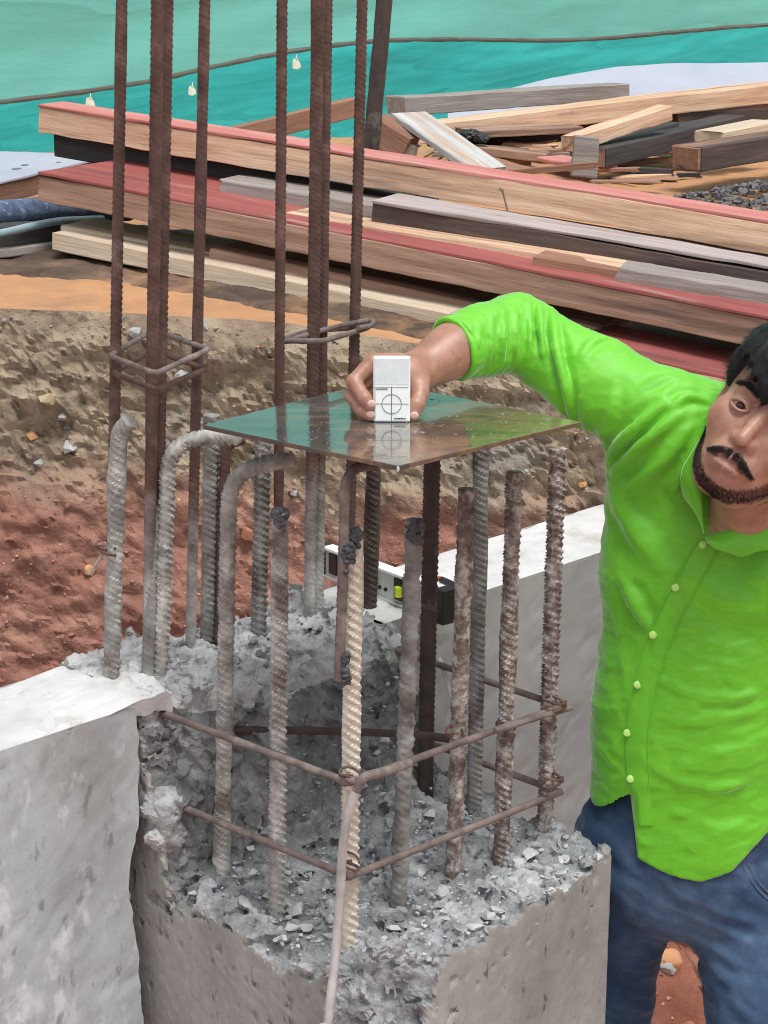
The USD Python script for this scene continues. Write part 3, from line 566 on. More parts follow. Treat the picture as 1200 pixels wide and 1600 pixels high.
# ------------------------------------------------------------------ pedestal, walls
F0 = np.array([-.008, 2.30]); AV = np.array([1, 1]) / math.sqrt(2); BV = np.array([-1, 1]) / math.sqrt(2)
def ST(s, t, z=0):
    s, t, z = np.broadcast_arrays(np.asarray(s, float), np.asarray(t, float), np.asarray(z, float))
    return np.stack([F0[0] + AV[0] * s + BV[0] * t, F0[1] + AV[1] * s + BV[1] * t, z], -1)
SW, TW, TN, WW = .50, .70, .49, .205       # pedestal size, near face of the wall, wall width
def top_z(s, t):
    q = np.stack([s, t, 0 * s], -1)
    n = fbm(q * 6, 4, 3) - .5
    z = .02 * n - .03 + .055 * np.clip((s) / .5, 0, 1) + .03 * np.clip((t - .15) / .3, 0, 1)
    z = z - .035 * np.exp(-(((s - .22) / .12) ** 2 + ((t - .27) / .1) ** 2))
    z = z - .03 * np.exp(-((s) / .03) ** 2) * (fbm(q * [1, 9, 1], 2, 5)) * 1.2 * (t < .46)      # ragged left edge
    rise = np.clip((t - .335 - .06 * n - .115 * np.clip((.20 - s) / .13, 0, 1)) / (.165 - .06 * np.clip((.20 - s) / .13, 0, 1)), 0, 1); rise = rise ** 1.25 * (2.3 - 1.3 * rise)
    core = .265 + .016 * np.clip((s - .36) / .08, 0, 1) + .02 * n + .02 * np.exp(-((s - .1) / .1) ** 2)
    z = z * (1 - rise) + core * rise
    corner = (s + .9 * t - .125 - .05 * (fbm(q * 11, 3, 14) - .5)) * 3.6
    return np.minimum(z, np.maximum(corner, -.62))
from scipy.ndimage import map_coordinates
ns, nt = 201, 281
S, T = np.meshgrid(np.linspace(-.02, SW + .02, ns), np.linspace(-.02, TW + .02, nt))
ZT = top_z(S, T); gy, gx = np.gradient(ZT, .74 / (nt - 1), .54 / (ns - 1)); ZG = np.sqrt(1 + gx ** 2 + gy ** 2)
LUMPS = [(U(px, py, y), np.array(r_) * .82) for px, py, y, r_ in ((250, 1258, 2.655, (.034, .03, .024)), (228, 1140, 2.68, (.030, .03, .018)), (240, 1092, 2.69, (.040, .03, .012)), (315, 1068, 2.72, (.018, .02, .008)), (238, 1312, 2.635, (.016, .02, .014)))]
def ped_sdf(w):
    """the broken block: the box between its formed faces, below the broken surface, with facets of aggregate on what is broken"""
    r = w[:, :2] - F0; s, t = r @ AV, r @ BV
    ij = [np.clip((t + .02) / .74 * (nt - 1), 0, nt - 1), np.clip((s + .02) / .54 * (ns - 1), 0, ns - 1)]
    f0 = (w[:, 2] - map_coordinates(ZT, ij, order=1)) / map_coordinates(ZG, ij, order=1)
    i = np.flatnonzero(np.abs(f0) < .05); p = w[i]
    f0[i] -= .0135 * facet(p, .050, 1) + .0115 * facet(p, .024, 2) + .0040 * facet(p, .0115, 3) + .016 * (fbm(p * 15, 3, 9) - .5)
    bx = np.maximum(np.maximum(-s, s - SW), np.maximum(-t, t - TW))
    j = np.flatnonzero(np.abs(bx) < .02); p = w[j]; bx[j] += .004 * (fbm(p * 8, 3, 4) - .5) + .006 * np.clip((fbm(p * [75, 75, 40], 3, 8) - .69 + .12 * np.clip((fbm(p * 6, 2, 18) - .5) * 4, -.7, 1)) * 9, 0, 1) + .0012 * (fbm(p * 60, 2, 5) - .5)
    d = np.maximum(f0, bx)
    for c, r_ in LUMPS:
        i = np.flatnonzero(((w > c - .06) & (w < c + .06)).all(1))
        if len(i):
            p = w[i]; q_ = (p - c) / r_; e = (np.linalg.norm(q_, axis=1) - 1) * min(r_) - .006 * facet(p, .030, 11) - .004 * facet(p, .013, 12) - .012 * (fbm(p * 24, 3, 19) - .5); d[i] = np.minimum(d[i], e)
    return d
ped = thing('concrete_pedestal', 'square grey concrete pedestal with its top and front corner broken away', 'pedestal', [*ST(.25, .35)[:2], -1.05])
cn = ST([0, SW, 0, SW], [0, 0, TW, TW]); solid = nets(ped_sdf, [*(cn.min(0)[:2] - .045), -.52], [*(cn.max(0)[:2] + .012), .33], .0042, 1)
fc = solid.triangles_center; rr_ = fc[:, :2] - F0; fs, ft = rr_ @ AV, rr_ @ BV; fnr = solid.face_normals
depth_in = np.minimum(np.minimum(fs, SW - fs), np.minimum(ft, TW - ft)); side_n = np.maximum(np.abs(fnr[:, :2] @ AV), np.abs(fnr[:, :2] @ BV))
formed = (depth_in < .0075) & (side_n > .55)
fa = solid.face_adjacency; fv = formed.astype(float)
for _ in range(4):
    sm = fv.copy(); cn_ = np.ones(len(fv)); np.add.at(sm, fa[:, 0], fv[fa[:, 1]]); np.add.at(sm, fa[:, 1], fv[fa[:, 0]]); np.add.at(cn_, fa[:, 0], 1); np.add.at(cn_, fa[:, 1], 1); fv = (sm / cn_ > .5).astype(float)
formed = fv > .5
kind = np.where(formed, 0, np.where(ft < .40 - .05 * (fc[:, 2] > .06), 1, np.where(fc[:, 2] < .225, 2, 3)))
for c, r_ in LUMPS: kind[(np.linalg.norm((fc - c) / (r_ * 1.25 + .006), axis=1) < 1) & (fc[:, 2] < .2)] = 3
kind[(kind == 3) & (fs < .075 + .05 * (fbm(fc * 22, 3, 2) - .5)) & (ft > .49) & (fc[:, 2] > .235)] = 4
for k, nm, mt_, lb in ((4, 'wall_stub', 'stub_pale', 'pale broken end of the wall top'), (0, 'formed_face', 'form_face', 'smooth brownish face cast against the formwork'), (1, 'broken_top', 'broken_concrete', 'crushed pale rubble surface of the broken top'), (2, 'broken_core', 'broken_core', 'dark rough stump of broken concrete'), (3, 'core_top', 'core_pale', 'pale broken top of the stump between the walls')):
    sub = solid.submesh([np.flatnonzero(kind == k)], append=True, repair=False); part(nm, sub, mt_, ped, smooth=(40 if k == 0 else 24), label=lb)
q = np.array([ST(0, 0), ST(SW, 0), ST(SW, TW), ST(0, TW)]); V = np.vstack([q + [0, 0, -1.1], q + [0, 0, -.515]]); part('footing', (V, [[k, (k + 1) % 4, (k + 1) % 4 + 4, k + 4] for k in range(4)]), 'form_face', ped)
rng = np.random.default_rng(3); chips = []
for k in range(760):
    s, t = rng.uniform(.01, .49), rng.uniform(.005, .42) ; sz = min(.036, .006 + rng.pareto(2.0) * .006)
    if s + .9 * t < .13: continue
    m = stone(rng, sz, .6, 10); m.apply_translation(ST(s, t, float(top_z(np.array(s), np.array(t))) + sz * .18)); chips.append(m)
solo('concrete_rubble', cat(chips), 'chip_grey', 'loose grey concrete chips strewn over the broken pedestal top', 'rubble', ST(.25, .2, 0), kind='stuff')
def wall(name, label, s0, s1, mat, seed, end_ragged, zt=.27, top_to=None):
    L = abs(s1 - s0); t = thing(name, label, 'wall', ST((s0 + s1) / 2, TN + WW / 2, -1.05))
    n = int(L / .011) + 2; m = 120
    ss = np.linspace(s0, s1, n); zz = np.linspace(-1.08, zt, m)
    for nm, tt, sgn in (('near_face', TN, -1), ('far_face', TN + WW, 1)):
        A, B = np.meshgrid(ss, zz)
        if end_ragged is not None:
            w = np.exp(-abs(A - end_ragged) / .03) * (A * 0 + 1)
            A = A + w * (.035 * (fbm(np.stack([0 * B, B * 9, 0 * B], -1), 4, seed) - .5) - .018 * np.exp(-((B + .02) / .1) ** 2)) * (1 if end_ragged == s1 else -1)
        pz = np.stack([A, 0 * A, B], -1)
        dpt = .006 * (fbm(pz * 7, 4, seed) - .5) + .004 * np.clip((fbm(pz * 30, 3, seed + 2) - .62) * 5, 0, 1) * -1 + .0022 * (fbm(pz * 55, 2, seed + 3) - .5)
        rim = np.clip((zt - B) / .012, 0, 1)
        V = ST(A, tt + sgn * dpt * rim, B).reshape(-1, 3); f = grid_faces(m, n)
        dirn = np.array([*BV, 0]) * sgn
        if vnormals(V, f).mean(0) @ dirn < 0: f = f[:, ::-1]
        part(nm, (V, f), mat, t, smooth=35)
        if sgn < 0: rimA = ST(A, tt + sgn * dpt * rim, B)[-1]
        else: rimB = ST(A, tt + sgn * dpt * rim, B)[-1]
    k = 26; rows = []
    for a in np.linspace(0, 1, k):
        rw = rimA * (1 - a) + rimB * a; e = min(a, 1 - a) * 2
        rw[:, 2] += (.010 * (fbm(rw * 9, 4, seed + 7) - .45) + .006 * facet(rw, .03, seed) * .5) * min(1, e * 5) - (.006 * np.clip((fbm(rw * 14, 3, seed + 9) - .5) * 4, 0, 1) if a in (0, 1) else 0)
        rows.append(rw)
    if top_to is not None:
        more = []
        for a in np.linspace(0, 1, k):
            reach = top_to * (.55 + .9 * float(fbm(np.array([[a * 5., 2., 1.]]), 4, 6)[0])) * (.75 + .5 * a); u_ = np.linspace(.08, 1, 26)
            q_ = ST(s1 + u_ * reach + .004, TN - .004 + a * (WW + .008), zt + .007); q_[:, 2] += .012 * (fbm(q_ * 14, 4, 3) - .5) + .004 * facet(q_, .022, 9) - .03 * np.clip((u_ - .86) / .14, 0, 1) ** 2; more.append(q_)
        rows = [np.vstack([r_[:-6] if end_ragged is not None else r_, m_]) for r_, m_ in zip(rows, more)]; n = len(rows[0]); lip = rows[0].copy(); ln = len(more[0]); lip[:, :2] += BV * .008; lip[:, 2] -= .006; lip[-ln:, 2] -= .022 + .016 * (fbm(lip[-ln:] * 40, 2, 5) - .5); rows = [lip] + rows; k += 1
    V = np.vstack(rows); f = grid_faces(k, n)
    if vnormals(V, f)[:, 2].mean() < 0: f = f[:, ::-1]
    part('top_face', (V, f), 'cement_top', t, smooth=35)
    for e, sg in ((0, -1), (-1, 1)):
        col = np.stack([ST((s0, s1)[e] - sg * (.012 if end_ragged is not None else -.006), TN + .008 + a * (WW - .016), zz * .985) for a in np.linspace(0, 1, 30)])
        col[..., :2] += AV * sg * (.02 * (fbm(col * 14, 4, seed) - .5) + .01 * facet(col.reshape(-1, 3), .03, 4).reshape(30, m))[..., None]
        V = col.reshape(-1, 3); f = grid_faces(30, m)
        if vnormals(V, f)[:, :2].mean(0) @ (AV * sg) < 0: f = f[:, ::-1]
        part('end_face', (V, f), 'broken_core', t, smooth=35)
    return t
wall('concrete_wall', 'pale grey concrete wall running from the left edge into the pedestal', -2.2, -.018, 'cement_grey_left', 12, -.018, top_to=.105)
wall('concrete_wall', 'smooth darker grey concrete wall running from the pedestal behind the man', .505, 3.2, 'cement_grey_right', 22, None)

# ------------------------------------------------------------------ reinforcing bars
def bar(label, base, z0, top, r, mat, ribs=.0016, pitch=.0105, crust=.0, bend=None, seed=0, dy=0., group=None, sides=16, sink=.2, name='rebar', cat_='rebar', extra=None):
    b = Z(base[0], base[1], z0); tp = U(top[0], top[1], b[1] + dy)
    pts = [b - (tp - b) / np.linalg.norm(tp - b) * sink, b, lerp(b, tp, .5), tp]
    if bend is not None:
        pts = pts[:-1] + [lerp(b, tp, .92)] + [U(x, y, b[1] + o) for x, y, o in bend]
    L = np.linalg.norm(np.diff(np.array(pts), axis=0), axis=1).sum()
    path = smooth_path(pts, int(L / .0024))
    m = tube(path, r, sides, ribs, pitch, crust, seed, twist=seed * 1.3)
    if extra: m = extra(m, b, tp)
    if name:
        return solo(name, m, mat, label, cat_, b, smooth=50, group=group), b, tp
    return m, b, tp
bar('thick front rebar, cream white and unrusted, at the very front corner', (545, 1478), -.02, (553, 826), .0120, 'cream_bar', .0022, .0135, .0006, seed=1)
bar('thick mud grey rebar just right of the cream one, its torn top black', (623, 1402), .0, (648, 812), .0115, 'cement_bar_grey', .0013, .012, .0026, seed=2)
bar('rusty grey rebar with a flat cut top, second right of the cream one', (709, 1362), .01, (729, 764), .0115, 'peeled_bar', .0010, .011, .0022, seed=3)
bar('rough ribbed rebar, third right of the cream one, right of the dark twin bars', (783, 1336), .02, (804, 737), .0115, 'peeled_bar', .0022, .0105, .0012, seed=4)
bar('flaking rust and white rebar, rightmost of the cage', (851, 1300), .025, (872, 700), .0118, 'peeled_bar', .0022, .0105, .0016, seed=5)
bar('dark brown rebar reaching the plate, between the two rusty ones on the right', (741, 1268), .03, (753, 640), .0115, 'cement_bar_grey', .0020, .0105, .0004, seed=6)
bar('dark rebar reaching the plate, partly behind the mud grey one', (664, 1238), .035, (677, 640), .0125, 'rust_dark', .0012, .0105, .0006, seed=7, dy=-.05)
bar('pale grey ribbed rebar with a blackened top, between the bent bar and the cream bar', (432, 1420), -.01, (438, 802), .0114, 'cement_bar', .0022, .0115, .001, seed=8)
bar('grey rebar with its top bent over to the right under the plate', (346, 1362), .0, (358, 770), .0114, 'cement_bar', .0018, .0105, .0014, bend=[(362, 765, 0), (378, 741, .0), (408, 726, .01), (436, 721, .02), (456, 718, .03)], seed=9)
bar('light grey rebar with its top curved over to the plate edge, left of the plate', (250, 1080), .25, (262, 740), .0112, 'cement_bar', .0020, .0105, .0014, bend=[(263, 730, 0), (275, 703, .0), (300, 688, .0), (335, 682, -.01), (372, 684, -.03)], seed=10)
bar('thick grey rebar at the far left with a short hooked tip', (174, 1062), .27, (184, 700), .0122, 'cement_bar', .0016, .0105, .0016, bend=[(186, 690, 0), (190, 672, -.004), (203, 657, -.012)], seed=11)
bar('slim grey rebar just right of the far left pair, half behind its neighbour', (231, 1062), .27, (244, 790), .0105, 'cement_bar_grey', .0014, .0105, .0012, seed=12, dy=.01)
bar('mud grey straight rebar behind the curved ones, left of the plate middle', (325, 1002), .27, (331, 648), .0122, 'cement_bar_grey', .0016, .0105, .0014, seed=13)
bar('brown thinner rebar touching the mud grey one behind the bent bar', (343, 1005), .27, (352, 700), .0085, 'rust', .0010, .0095, .0006, bend=[(353, 705, 0), (362, 692, 0), (382, 686, 0)], seed=14)
bar('grey spiral ribbed rebar behind, left of the pale one with blackened top', (404, 985), .27, (412, 660), .0120, 'cement_bar_grey', .0022, .0115, .0008, seed=15)
bar('grey brown rebar in the back row just right of the cream bar', (576, 1000), .21, (586, 660), .0120, 'rust_dark', .0018, .0105, .0008, seed=16)
# tall starter bars
bar('tall thin rusty bar, leftmost of all', (172, 1050), .27, (191, -40), .0082, 'rust', .0011, .0085, .0, seed=17, dy=.02, extra=None)
bar('tall rusty bar, left half of the left twin pair', (231, 1058), .27, (247, -40), .0088, 'rust_cement_foot', .0011, .0085, .0003, seed=18, dy=-.05)
bar('tall rusty bar, right half of the left twin pair', (243, 1052), .27, (262, -40), .0086, 'rust_cement_foot', .0011, .0085, .0003, seed=19, dy=-.02)
bar('tall thin rusty bar, third from the left', (297, 1045), .25, (321, -40), .0080, 'rust_cement_foot', .0011, .0085, .0, seed=20, dy=.0)
bar('tall thin rusty bar above the blackened grey bar, left of the middle twin pair', (434, 985), .27, (441, -40), .0078, 'rust', .0011, .0085, .0, seed=21, dy=-.06)
bar('tall rusty bar, left half of the middle twin pair', (484, 962), .27, (497, -40), .0098, 'rust_cement_foot', .0011, .0085, .0004, seed=22, dy=-.02)
bar('tall rusty bar, right half of the middle twin pair', (497, 960), .27, (511, -40), .0090, 'rust_cement_foot', .0011, .0085, .0004, seed=23, dy=.02)
bar('tall thin rusty bar, rightmost of the tall ones', (543, 1000), .22, (567, -40), .0085, 'rust', .0011, .0085, .0, seed=24, dy=.02)
# thin bar welded to the cream one
t = thing('rebar', 'thin pinkish brown bar welded to the front of the cream bar', 'rebar', U(532, 1060, 2.43))
pts = [U(530, 1062, 2.425), U(534, 950, 2.425), U(537, 860, 2.425), U(539, 770, 2.43), U(545, 745, 2.435), U(558, 731, 2.45), U(585, 726, 2.47)]
part('shaft', tube(smooth_path(pts, 140), .0072, 14, .0006, .009, .0006, 25), 'tie_steel', t, smooth=50)
rng = np.random.default_rng(8)
for cxp, cyp, n in ((545, 870, 14), (541, 1045, 12)):
    ws = [lump(U(cxp + rng.normal(0, 4), cyp + rng.uniform(-24, 24), 2.420), np.array([.0052, .0046, .0044]) * rng.uniform(.5, 1.15), int(rng.integers(99)), .5, 2, False) for _ in range(n * 2)]
    part('weld', cat(ws), 'burnt_steel', t, smooth=40, label='black blistered weld joining the thin bar')
for (px, py, y, nm) in ((553, 832, 2.445, 'front'), (649, 822, 2.555, 'grey'), (438, 800, 2.51, 'left')):
    ws = [lump(U(px, py + 3, y), (.0135, .0135, .010), 7, .3, 3)] + [lump(U(px + rng.normal(0, 5), py + rng.uniform(-8, 26), y - .0115), np.array([.005, .004, .006]) * rng.uniform(.5, 1.3), int(rng.integers(99)), .5, 2, False) for _ in range(14)]
    lb = {'front': 'bluish burnt slag on top of the cream bar', 'grey': 'black burnt slag down the top of the mud grey bar', 'left': 'small burnt slag cap on the pale grey bar left of the cream bar'}[nm]
    solo('slag', cat(ws), 'burnt_steel', lb, 'slag', U(px, py, y), smooth=40)

# ------------------------------------------------------------------ ties and stray wires
def tie(label, pts, r=.0042, mat='tie_steel', name='tie', closed=False, n=160, cat_='tie', crust=.0005):
    m = tube(smooth_path(pts, n, closed), r, 10, crust=crust, seed=len(label), closed=closed)
    return solo(name, m, mat, label, cat_, pts[0], smooth=50)
def corner(p, q, s, k=.012):
    p, q, s = map(np.asarray, (p, q, s)); a = (p - q) / np.linalg.norm(p - q); b = (s - q) / np.linalg.norm(s - q); return [q + a * k, q + (a + b) * k * .25, q + b * k]
def loop(P, k=.012):
    out = []
    for i in range(len(P)):
        c = corner(P[i - 1], P[i], P[(i + 1) % len(P)], k); out += c[:2] + c[2:]; out.append((P[i] + P[(i + 1) % len(P)]) / 2)
    return out
for zc_, lb, g in ((.245, 'upper', 0), (.104, 'lower', 1)):
    Pl = [ST(.045, .52, zc_ - .008), ST(.055, .112, zc_), ST(.492, .098, zc_ - .008), ST(.482, .36, zc_ - .004), ST(.47, .50, zc_)]
    pts = [Pl[0], lerp(Pl[0], Pl[1], .5)] + corner(Pl[0], Pl[1], Pl[2]) + [lerp(Pl[1], Pl[2], .5)] + corner(Pl[1], Pl[2], Pl[3]) + [lerp(Pl[2], Pl[3], .5), Pl[3], Pl[4]]
    tie({'upper': 'upper square tie round the lower cage, at wall top height', 'lower': 'lower square tie round the cage, just above the rubble'}[lb], pts, .0052, n=260)
    if g == 0:
        pts = [U(318, 1110, 2.80), U(330, 1132, 2.76), U(352, 1140, 2.74), U(450, 1141, 2.74), U(560, 1144, 2.74), U(650, 1148, 2.70), U(725, 1158, 2.655)]
        tie('dark thick cross tie running level behind the cream bar', pts, .0062, 'rust_dark', n=120)
q = [ST(.06, .13, .262), ST(.28, .112, .265), ST(.50, .10, .257)]
tie('second bar of the upper tie beside it on the right side', [lerp(ST(.33, .09, .247), ST(.50, .088, .236), a) for a in (0, .5, 1)], .0045)
for k, (pc, nm) in enumerate((((880, 1104), 'upper tie'), ((875, 1222), 'lower tie'))):
    c = U(pc[0] - 14, pc[1], 2.70); th = np.linspace(0, 4 * np.pi, 50)
    pts = np.stack([c[0] + .017 * np.cos(th), c[1] + .017 * np.sin(th), c[2] + .012 * np.sin(th * .5) + .004 * th / 6], -1)
    tie(f'wire wound round the rightmost bar where the {nm} turns', list(pts), .0022, 'rust', 'binding_wire', cat_='wire')
for (px, py, y, lb) in ((547, 1215, 2.41, 'wire knot where the upper tie meets the cream bar'), (712, 1150, 2.60, 'wire knot on the second right bar at the upper tie'), (790, 1140, 2.68, 'wire loop hanging from the upper tie near the rightmost bar'), (545, 1348, 2.41, 'wire knot where the lower tie meets the cream bar'), (165, 858, 2.73, 'twisted wire end on the far left thick bar')):
    c = U(px, py, y); th = np.linspace(0, 3.6 * np.pi, 46); pts = np.stack([c[0] + .014 * np.cos(th), c[1] + .014 * np.sin(th), c[2] + .010 * np.sin(th * .7)], -1)
    tie(lb, list(pts), .0018, 'rust', 'binding_wire', cat_='wire')
pts = [U(160, 865, 2.72), U(150, 882, 2.72), U(140, 897, 2.725)]
tie('short pale wire tail pointing down at the far left bar', pts, .0024, 'grey_wire', 'binding_wire', cat_='wire', n=30)
# small column ties up the tall bars
A = [U(172, 556, 2.76), U(243, 584, 2.66), U(326, 546, 2.80), U(240, 516, 2.95)]
tie('tie round the left group of tall bars, upper turn', loop(A, .014), .0042, 'tie_steel', closed=True, n=200)
A = [p + [0, 0, -.016] for p in [U(176, 566, 2.77), U(244, 592, 2.68), U(320, 560, 2.80), U(238, 531, 2.94)]]
tie('tie round the left group of tall bars, lower turn', loop(A, .014), .0042, 'rust', closed=True, n=200)
A = [U(430, 533, 2.97), U(505, 533, 2.93), U(578, 511, 3.04), U(487, 516, 3.16)]
tie('tie round the middle group of tall bars', loop(A, .014), .0044, 'tie_steel', closed=True, n=200)
tie('second strand of the middle tie with its hooked end', [U(445, 534, 3.0), U(512, 514, 3.05), U(577, 501, 3.05), U(579, 509, 3.03), U(560, 513, 3.0)], .0042, 'tie_steel', n=90)
# bent rod at the front
pts = [U(640, 1192, 2.46), U(600, 1207, 2.415), U(572, 1213, 2.39), U(558, 1232, 2.385), U(545, 1270, 2.38), U(536, 1320, 2.375), U(531, 1400, 2.37), U(523, 1500, 2.34), U(512, 1600, 2.30), U(500, 1700, 2.27)]
pts.append(np.array([-.10, 2.2, -.9]))
t = thing('bent_rod', 'long grey bent rod hanging over the broken front corner', 'rod', pts[4])
pth = smooth_path(pts, 300); part('shaft', tube(pth[26:], .0064, 12, crust=.0008, seed=4), 'grey_wire', t, smooth=50)
part('bent_end', tube(pth[:28], .0066, 12, crust=.0012, seed=4), 'tie_steel', t, smooth=50, label='rusty orange end of the rod')
pts = [U(686, 1030, 2.90), U(695, 1052, 2.88), U(706, 1090, 2.86)]
tie('short pale bent wire standing behind the dark bars near the wall', pts, .0042, 'mortar_pale', 'wire_stub', cat_='wire', n=30)
# ------------------------------------------------------------------ plate, target, level, pen
ZP = .706
MATS['wet_plate'] = usdkit.material(stage, '/World/Looks/wet_plate', {
    'g': ('geometry', {}), 'n': ('noise_texture', {'scale': 9., 'detail': 7, 'roughness': .65, 'distortion': .8}), 'c': ('rgb_ramp', {'ramp': [(.35, (.05, .055, .055)), (.6, (.10, .10, .095)), (.72, (.24, .17, .10))]}),
    'map': ('mapping', {'scale': (5., 16., 5.), 'rotation': (0, 0, .35)}), 'n2': ('noise_texture', {'scale': 1.6, 'detail': 6, 'roughness': .6, 'distortion': 1.2}), 'rr': ('map_range', {'from_min': .5, 'from_max': .68, 'to_min': .03, 'to_max': .30, 'clamp': True}),
    'sx': ('separate_xyz', {}), 'sm': ('math', {'math_type': 'multiply_add', 'value2': .75, 'value3': .0}), 'sa': ('math', {'math_type': 'add'}), 'st': ('map_range', {'from_min': .42, 'from_max': .66, 'to_min': 0., 'to_max': .9, 'clamp': True}), 'mx': ('mix_color', {'b': (.25, .175, .10)}),  # brown towards the right: mud film and brown reflection painted into the colour
    'bn': ('noise_texture', {'scale': 26., 'detail': 5, 'roughness': .6, 'distortion': 1.}), 'b': ('bump', {'strength': .16, 'distance': .004}),
    'p': ('principled_bsdf', {'metallic': .55, 'specular_ior_level': .8, 'coat_weight': .7, 'coat_roughness': .02})},
    [('g.position', 'n.vector'), ('n.fac', 'c.fac'), ('g.position', 'map.vector'), ('map.vector', 'n2.vector'), ('sa.value', 'rr.value'), ('rr.result', 'p.roughness'), ('g.position', 'sx.vector'), ('sx.x', 'sm.value1'), ('sm.value', 'sa.value1'), ('n2.fac', 'sa.value2'), ('sa.value', 'st.value'), ('st.result', 'mx.fac'), ('c.color', 'mx.a'), ('mx.result', 'p.base_color'), ('g.position', 'bn.vector'), ('bn.fac', 'b.height'), ('b.normal', 'p.normal')], surface='p.BSDF')
plain('plate_edge', (.18, .18, .175), .4, .6)
cs = [Z(318, 664, ZP), Z(622, 728, ZP), Z(907, 659, ZP), Z(587, 595, ZP)]
pl = thing('steel_plate', 'thin square steel plate, wet and shiny, laid level on the bar tops', 'plate', np.mean(cs, axis=0))
def slab(corners, z0, z1, bev=.0008):
    c = np.array(corners)[:, :2]; m = c.mean(0); d = (c - m); sh = m + d * (1 - bev / np.linalg.norm(d, axis=1, keepdims=True) * 1.4)
    rings = [(sh, z0), (c, z0 + bev), (c, z1 - bev), (sh, z1)]; V = np.vstack([np.c_[q, np.full(4, z)] for q, z in rings]); f = []
    for k in range(3):
        for j in range(4): a, b = k * 4 + j, k * 4 + (j + 1) % 4; f += [[a, b, b + 4], [a, b + 4, a + 4]]
    f += [[0, 2, 1], [0, 3, 2], [12, 13, 14], [12, 14, 15]]
    m = trimesh.Trimesh(V, f, process=False)
    if m.volume < 0: m.invert()
    return m
n = 40; u = np.linspace(0, 1, n); gg = []
for a in u:
    for b in u:
        p = lerp(lerp(cs[0], cs[1], a), lerp(cs[3], cs[2], a), b); gg.append(p)
part('sheet', slab(cs, ZP - .0065, ZP), 'wet_plate', pl)
rng = np.random.default_rng(6); dr = []
for k in range(420):
    a_, b_ = rng.random(2); q_ = lerp(lerp(cs[0], cs[1], a_), lerp(cs[3], cs[2], a_), b_)
    if rng.random() > .25 + .75 * a_ * b_ + .3 * (b_ > .7): continue
    r_ = .0009 + rng.pareto(3) * .0012; h_ = trimesh.creation.icosphere(1, 1.0); h_.apply_scale([min(r_, .004) * rng.uniform(.8, 1.5), min(r_, .004), min(r_, .004) * .35]); h_.apply_translation([q_[0], q_[1], ZP]); dr.append(h_)
plain('water_drop', (.16, .15, .13), .05, 0, .9)
part('water_drops', cat(dr), 'water_drop', pl, smooth=True, kind='stuff')
part('drip', lump(U(622, 733, cs[1][1] - .001), (.0018, .0018, .004), 3, .2, 2, False), 'mortar_pale', pl, label='water drip at the front corner, its glint painted pale')  # pale opaque colour stands for the glint on the drip

# reflective survey target held upright on the plate
tb = Z(612, 659, ZP + .001)
yaw = math.radians(-1.5); ex = np.array([math.cos(yaw), math.sin(yaw), 0]); ey = np.array([-math.sin(yaw), math.cos(yaw), 0]); lean = .05
ez = np.array([0, math.sin(lean), math.cos(lean)])
m0 = np.eye(4); m0[:3, 0], m0[:3, 1], m0[:3, 2], m0[:3, 3] = ex, np.cross(ez, ex), ez, tb
tg = thing('survey_target', 'white survey target block with crosshair circle, held on the plate', 'target', m0)
W2, HT, DT = .0255, .0905, .014
surf('target_white', [(.35, (.74, .78, .77)), (.65, (.82, .85, .84))], 60, 4, .45, .05, 200, .0005, co='obj')
surf('target_print', [(.35, (.78, .83, .82)), (.65, (.83, .87, .86))], 60, 4, .3, .02, 200, .0003, co='obj')
surf('target_frost', [(.35, (.58, .655, .66)), (.65, (.70, .76, .76))], 45, 5, .4, .1, 260, .0006, co='obj')
plain('print_grey', (.20, .24, .25), .6)
plain('print_dark', (.10, .12, .13), .6)
def rbox(x0, x1, y0, y1, z0, z1, c=.001):
    P = []
    for x in (x0, x1):
        for y in (y0, y1):
            for z in (z0, z1):
                for k in range(3):
                    s = [c if k != i else 0 for i in range(3)]
                    P.append([x + (s[0] if x == x0 else -s[0]), y + (s[1] if y == y0 else -s[1]), z + (s[2] if z == z0 else -s[2])])
    P = np.array(P); h = trimesh.Trimesh(P, ConvexHull(P).simplices, process=True); h.fix_normals(); return h
part('block', rbox(-W2, W2, 0, DT, 0, HT, .0012), 'target_white', tg, local=True)
part('upper_panel', rbox(-W2 + .0015, W2 - .0015, -.0006, .001, .052, HT - .0015, .0003), 'target_frost', tg, local=True)
pr = part('printed_sheet', rbox(-W2 + .0018, W2 - .0018, -.0008, .001, .0015, .0505, .0003), 'target_print', tg, local=True)
cz, yy = .0255, -.0012
th = np.linspace(0, 2 * np.pi, 48, endpoint=False)
part('crosshair_circle', tube(np.stack([.0135 * np.cos(th), np.full(48, yy), cz + .0135 * np.sin(th)], -1), .00045, 6, closed=True), 'print_grey', pr, local=True)
WORLD[pr] = WORLD[tg]
part('crosshair_line', rbox(-.0005, .0005, yy - .0002, yy + .0005, .002, .050, .0001), 'print_dark', pr, local=True)
part('crosshair_line', rbox(-W2 + .002, W2 - .002, yy - .0001, yy + .0005, cz - .00035, cz + .00035, .0001), 'print_grey', pr, local=True)
part('frame_line', cat([rbox(-W2 + .002, W2 - .002, yy - .0001, yy + .0005, .0488, .0495, .0001), rbox(-W2 + .0022, -W2 + .0029, yy - .0001, yy + .0005, .002, .0486, .0001)]), 'print_grey', pr, local=True)
rng = np.random.default_rng(2)
for x0, z0, nn in ((-.0215, .0455, 8), (.0035, .0040, 8)):
    q = x0; gl = []
    for k in range(nn):
        w = rng.uniform(.0012, .0024); gl.append(rbox(q, q + w, yy - .0002, yy + .0004, z0, z0 + rng.uniform(.0014, .0020), .0001)); q += w + .0003
    part('lettering', cat(gl), 'print_dark', pr, local=True)

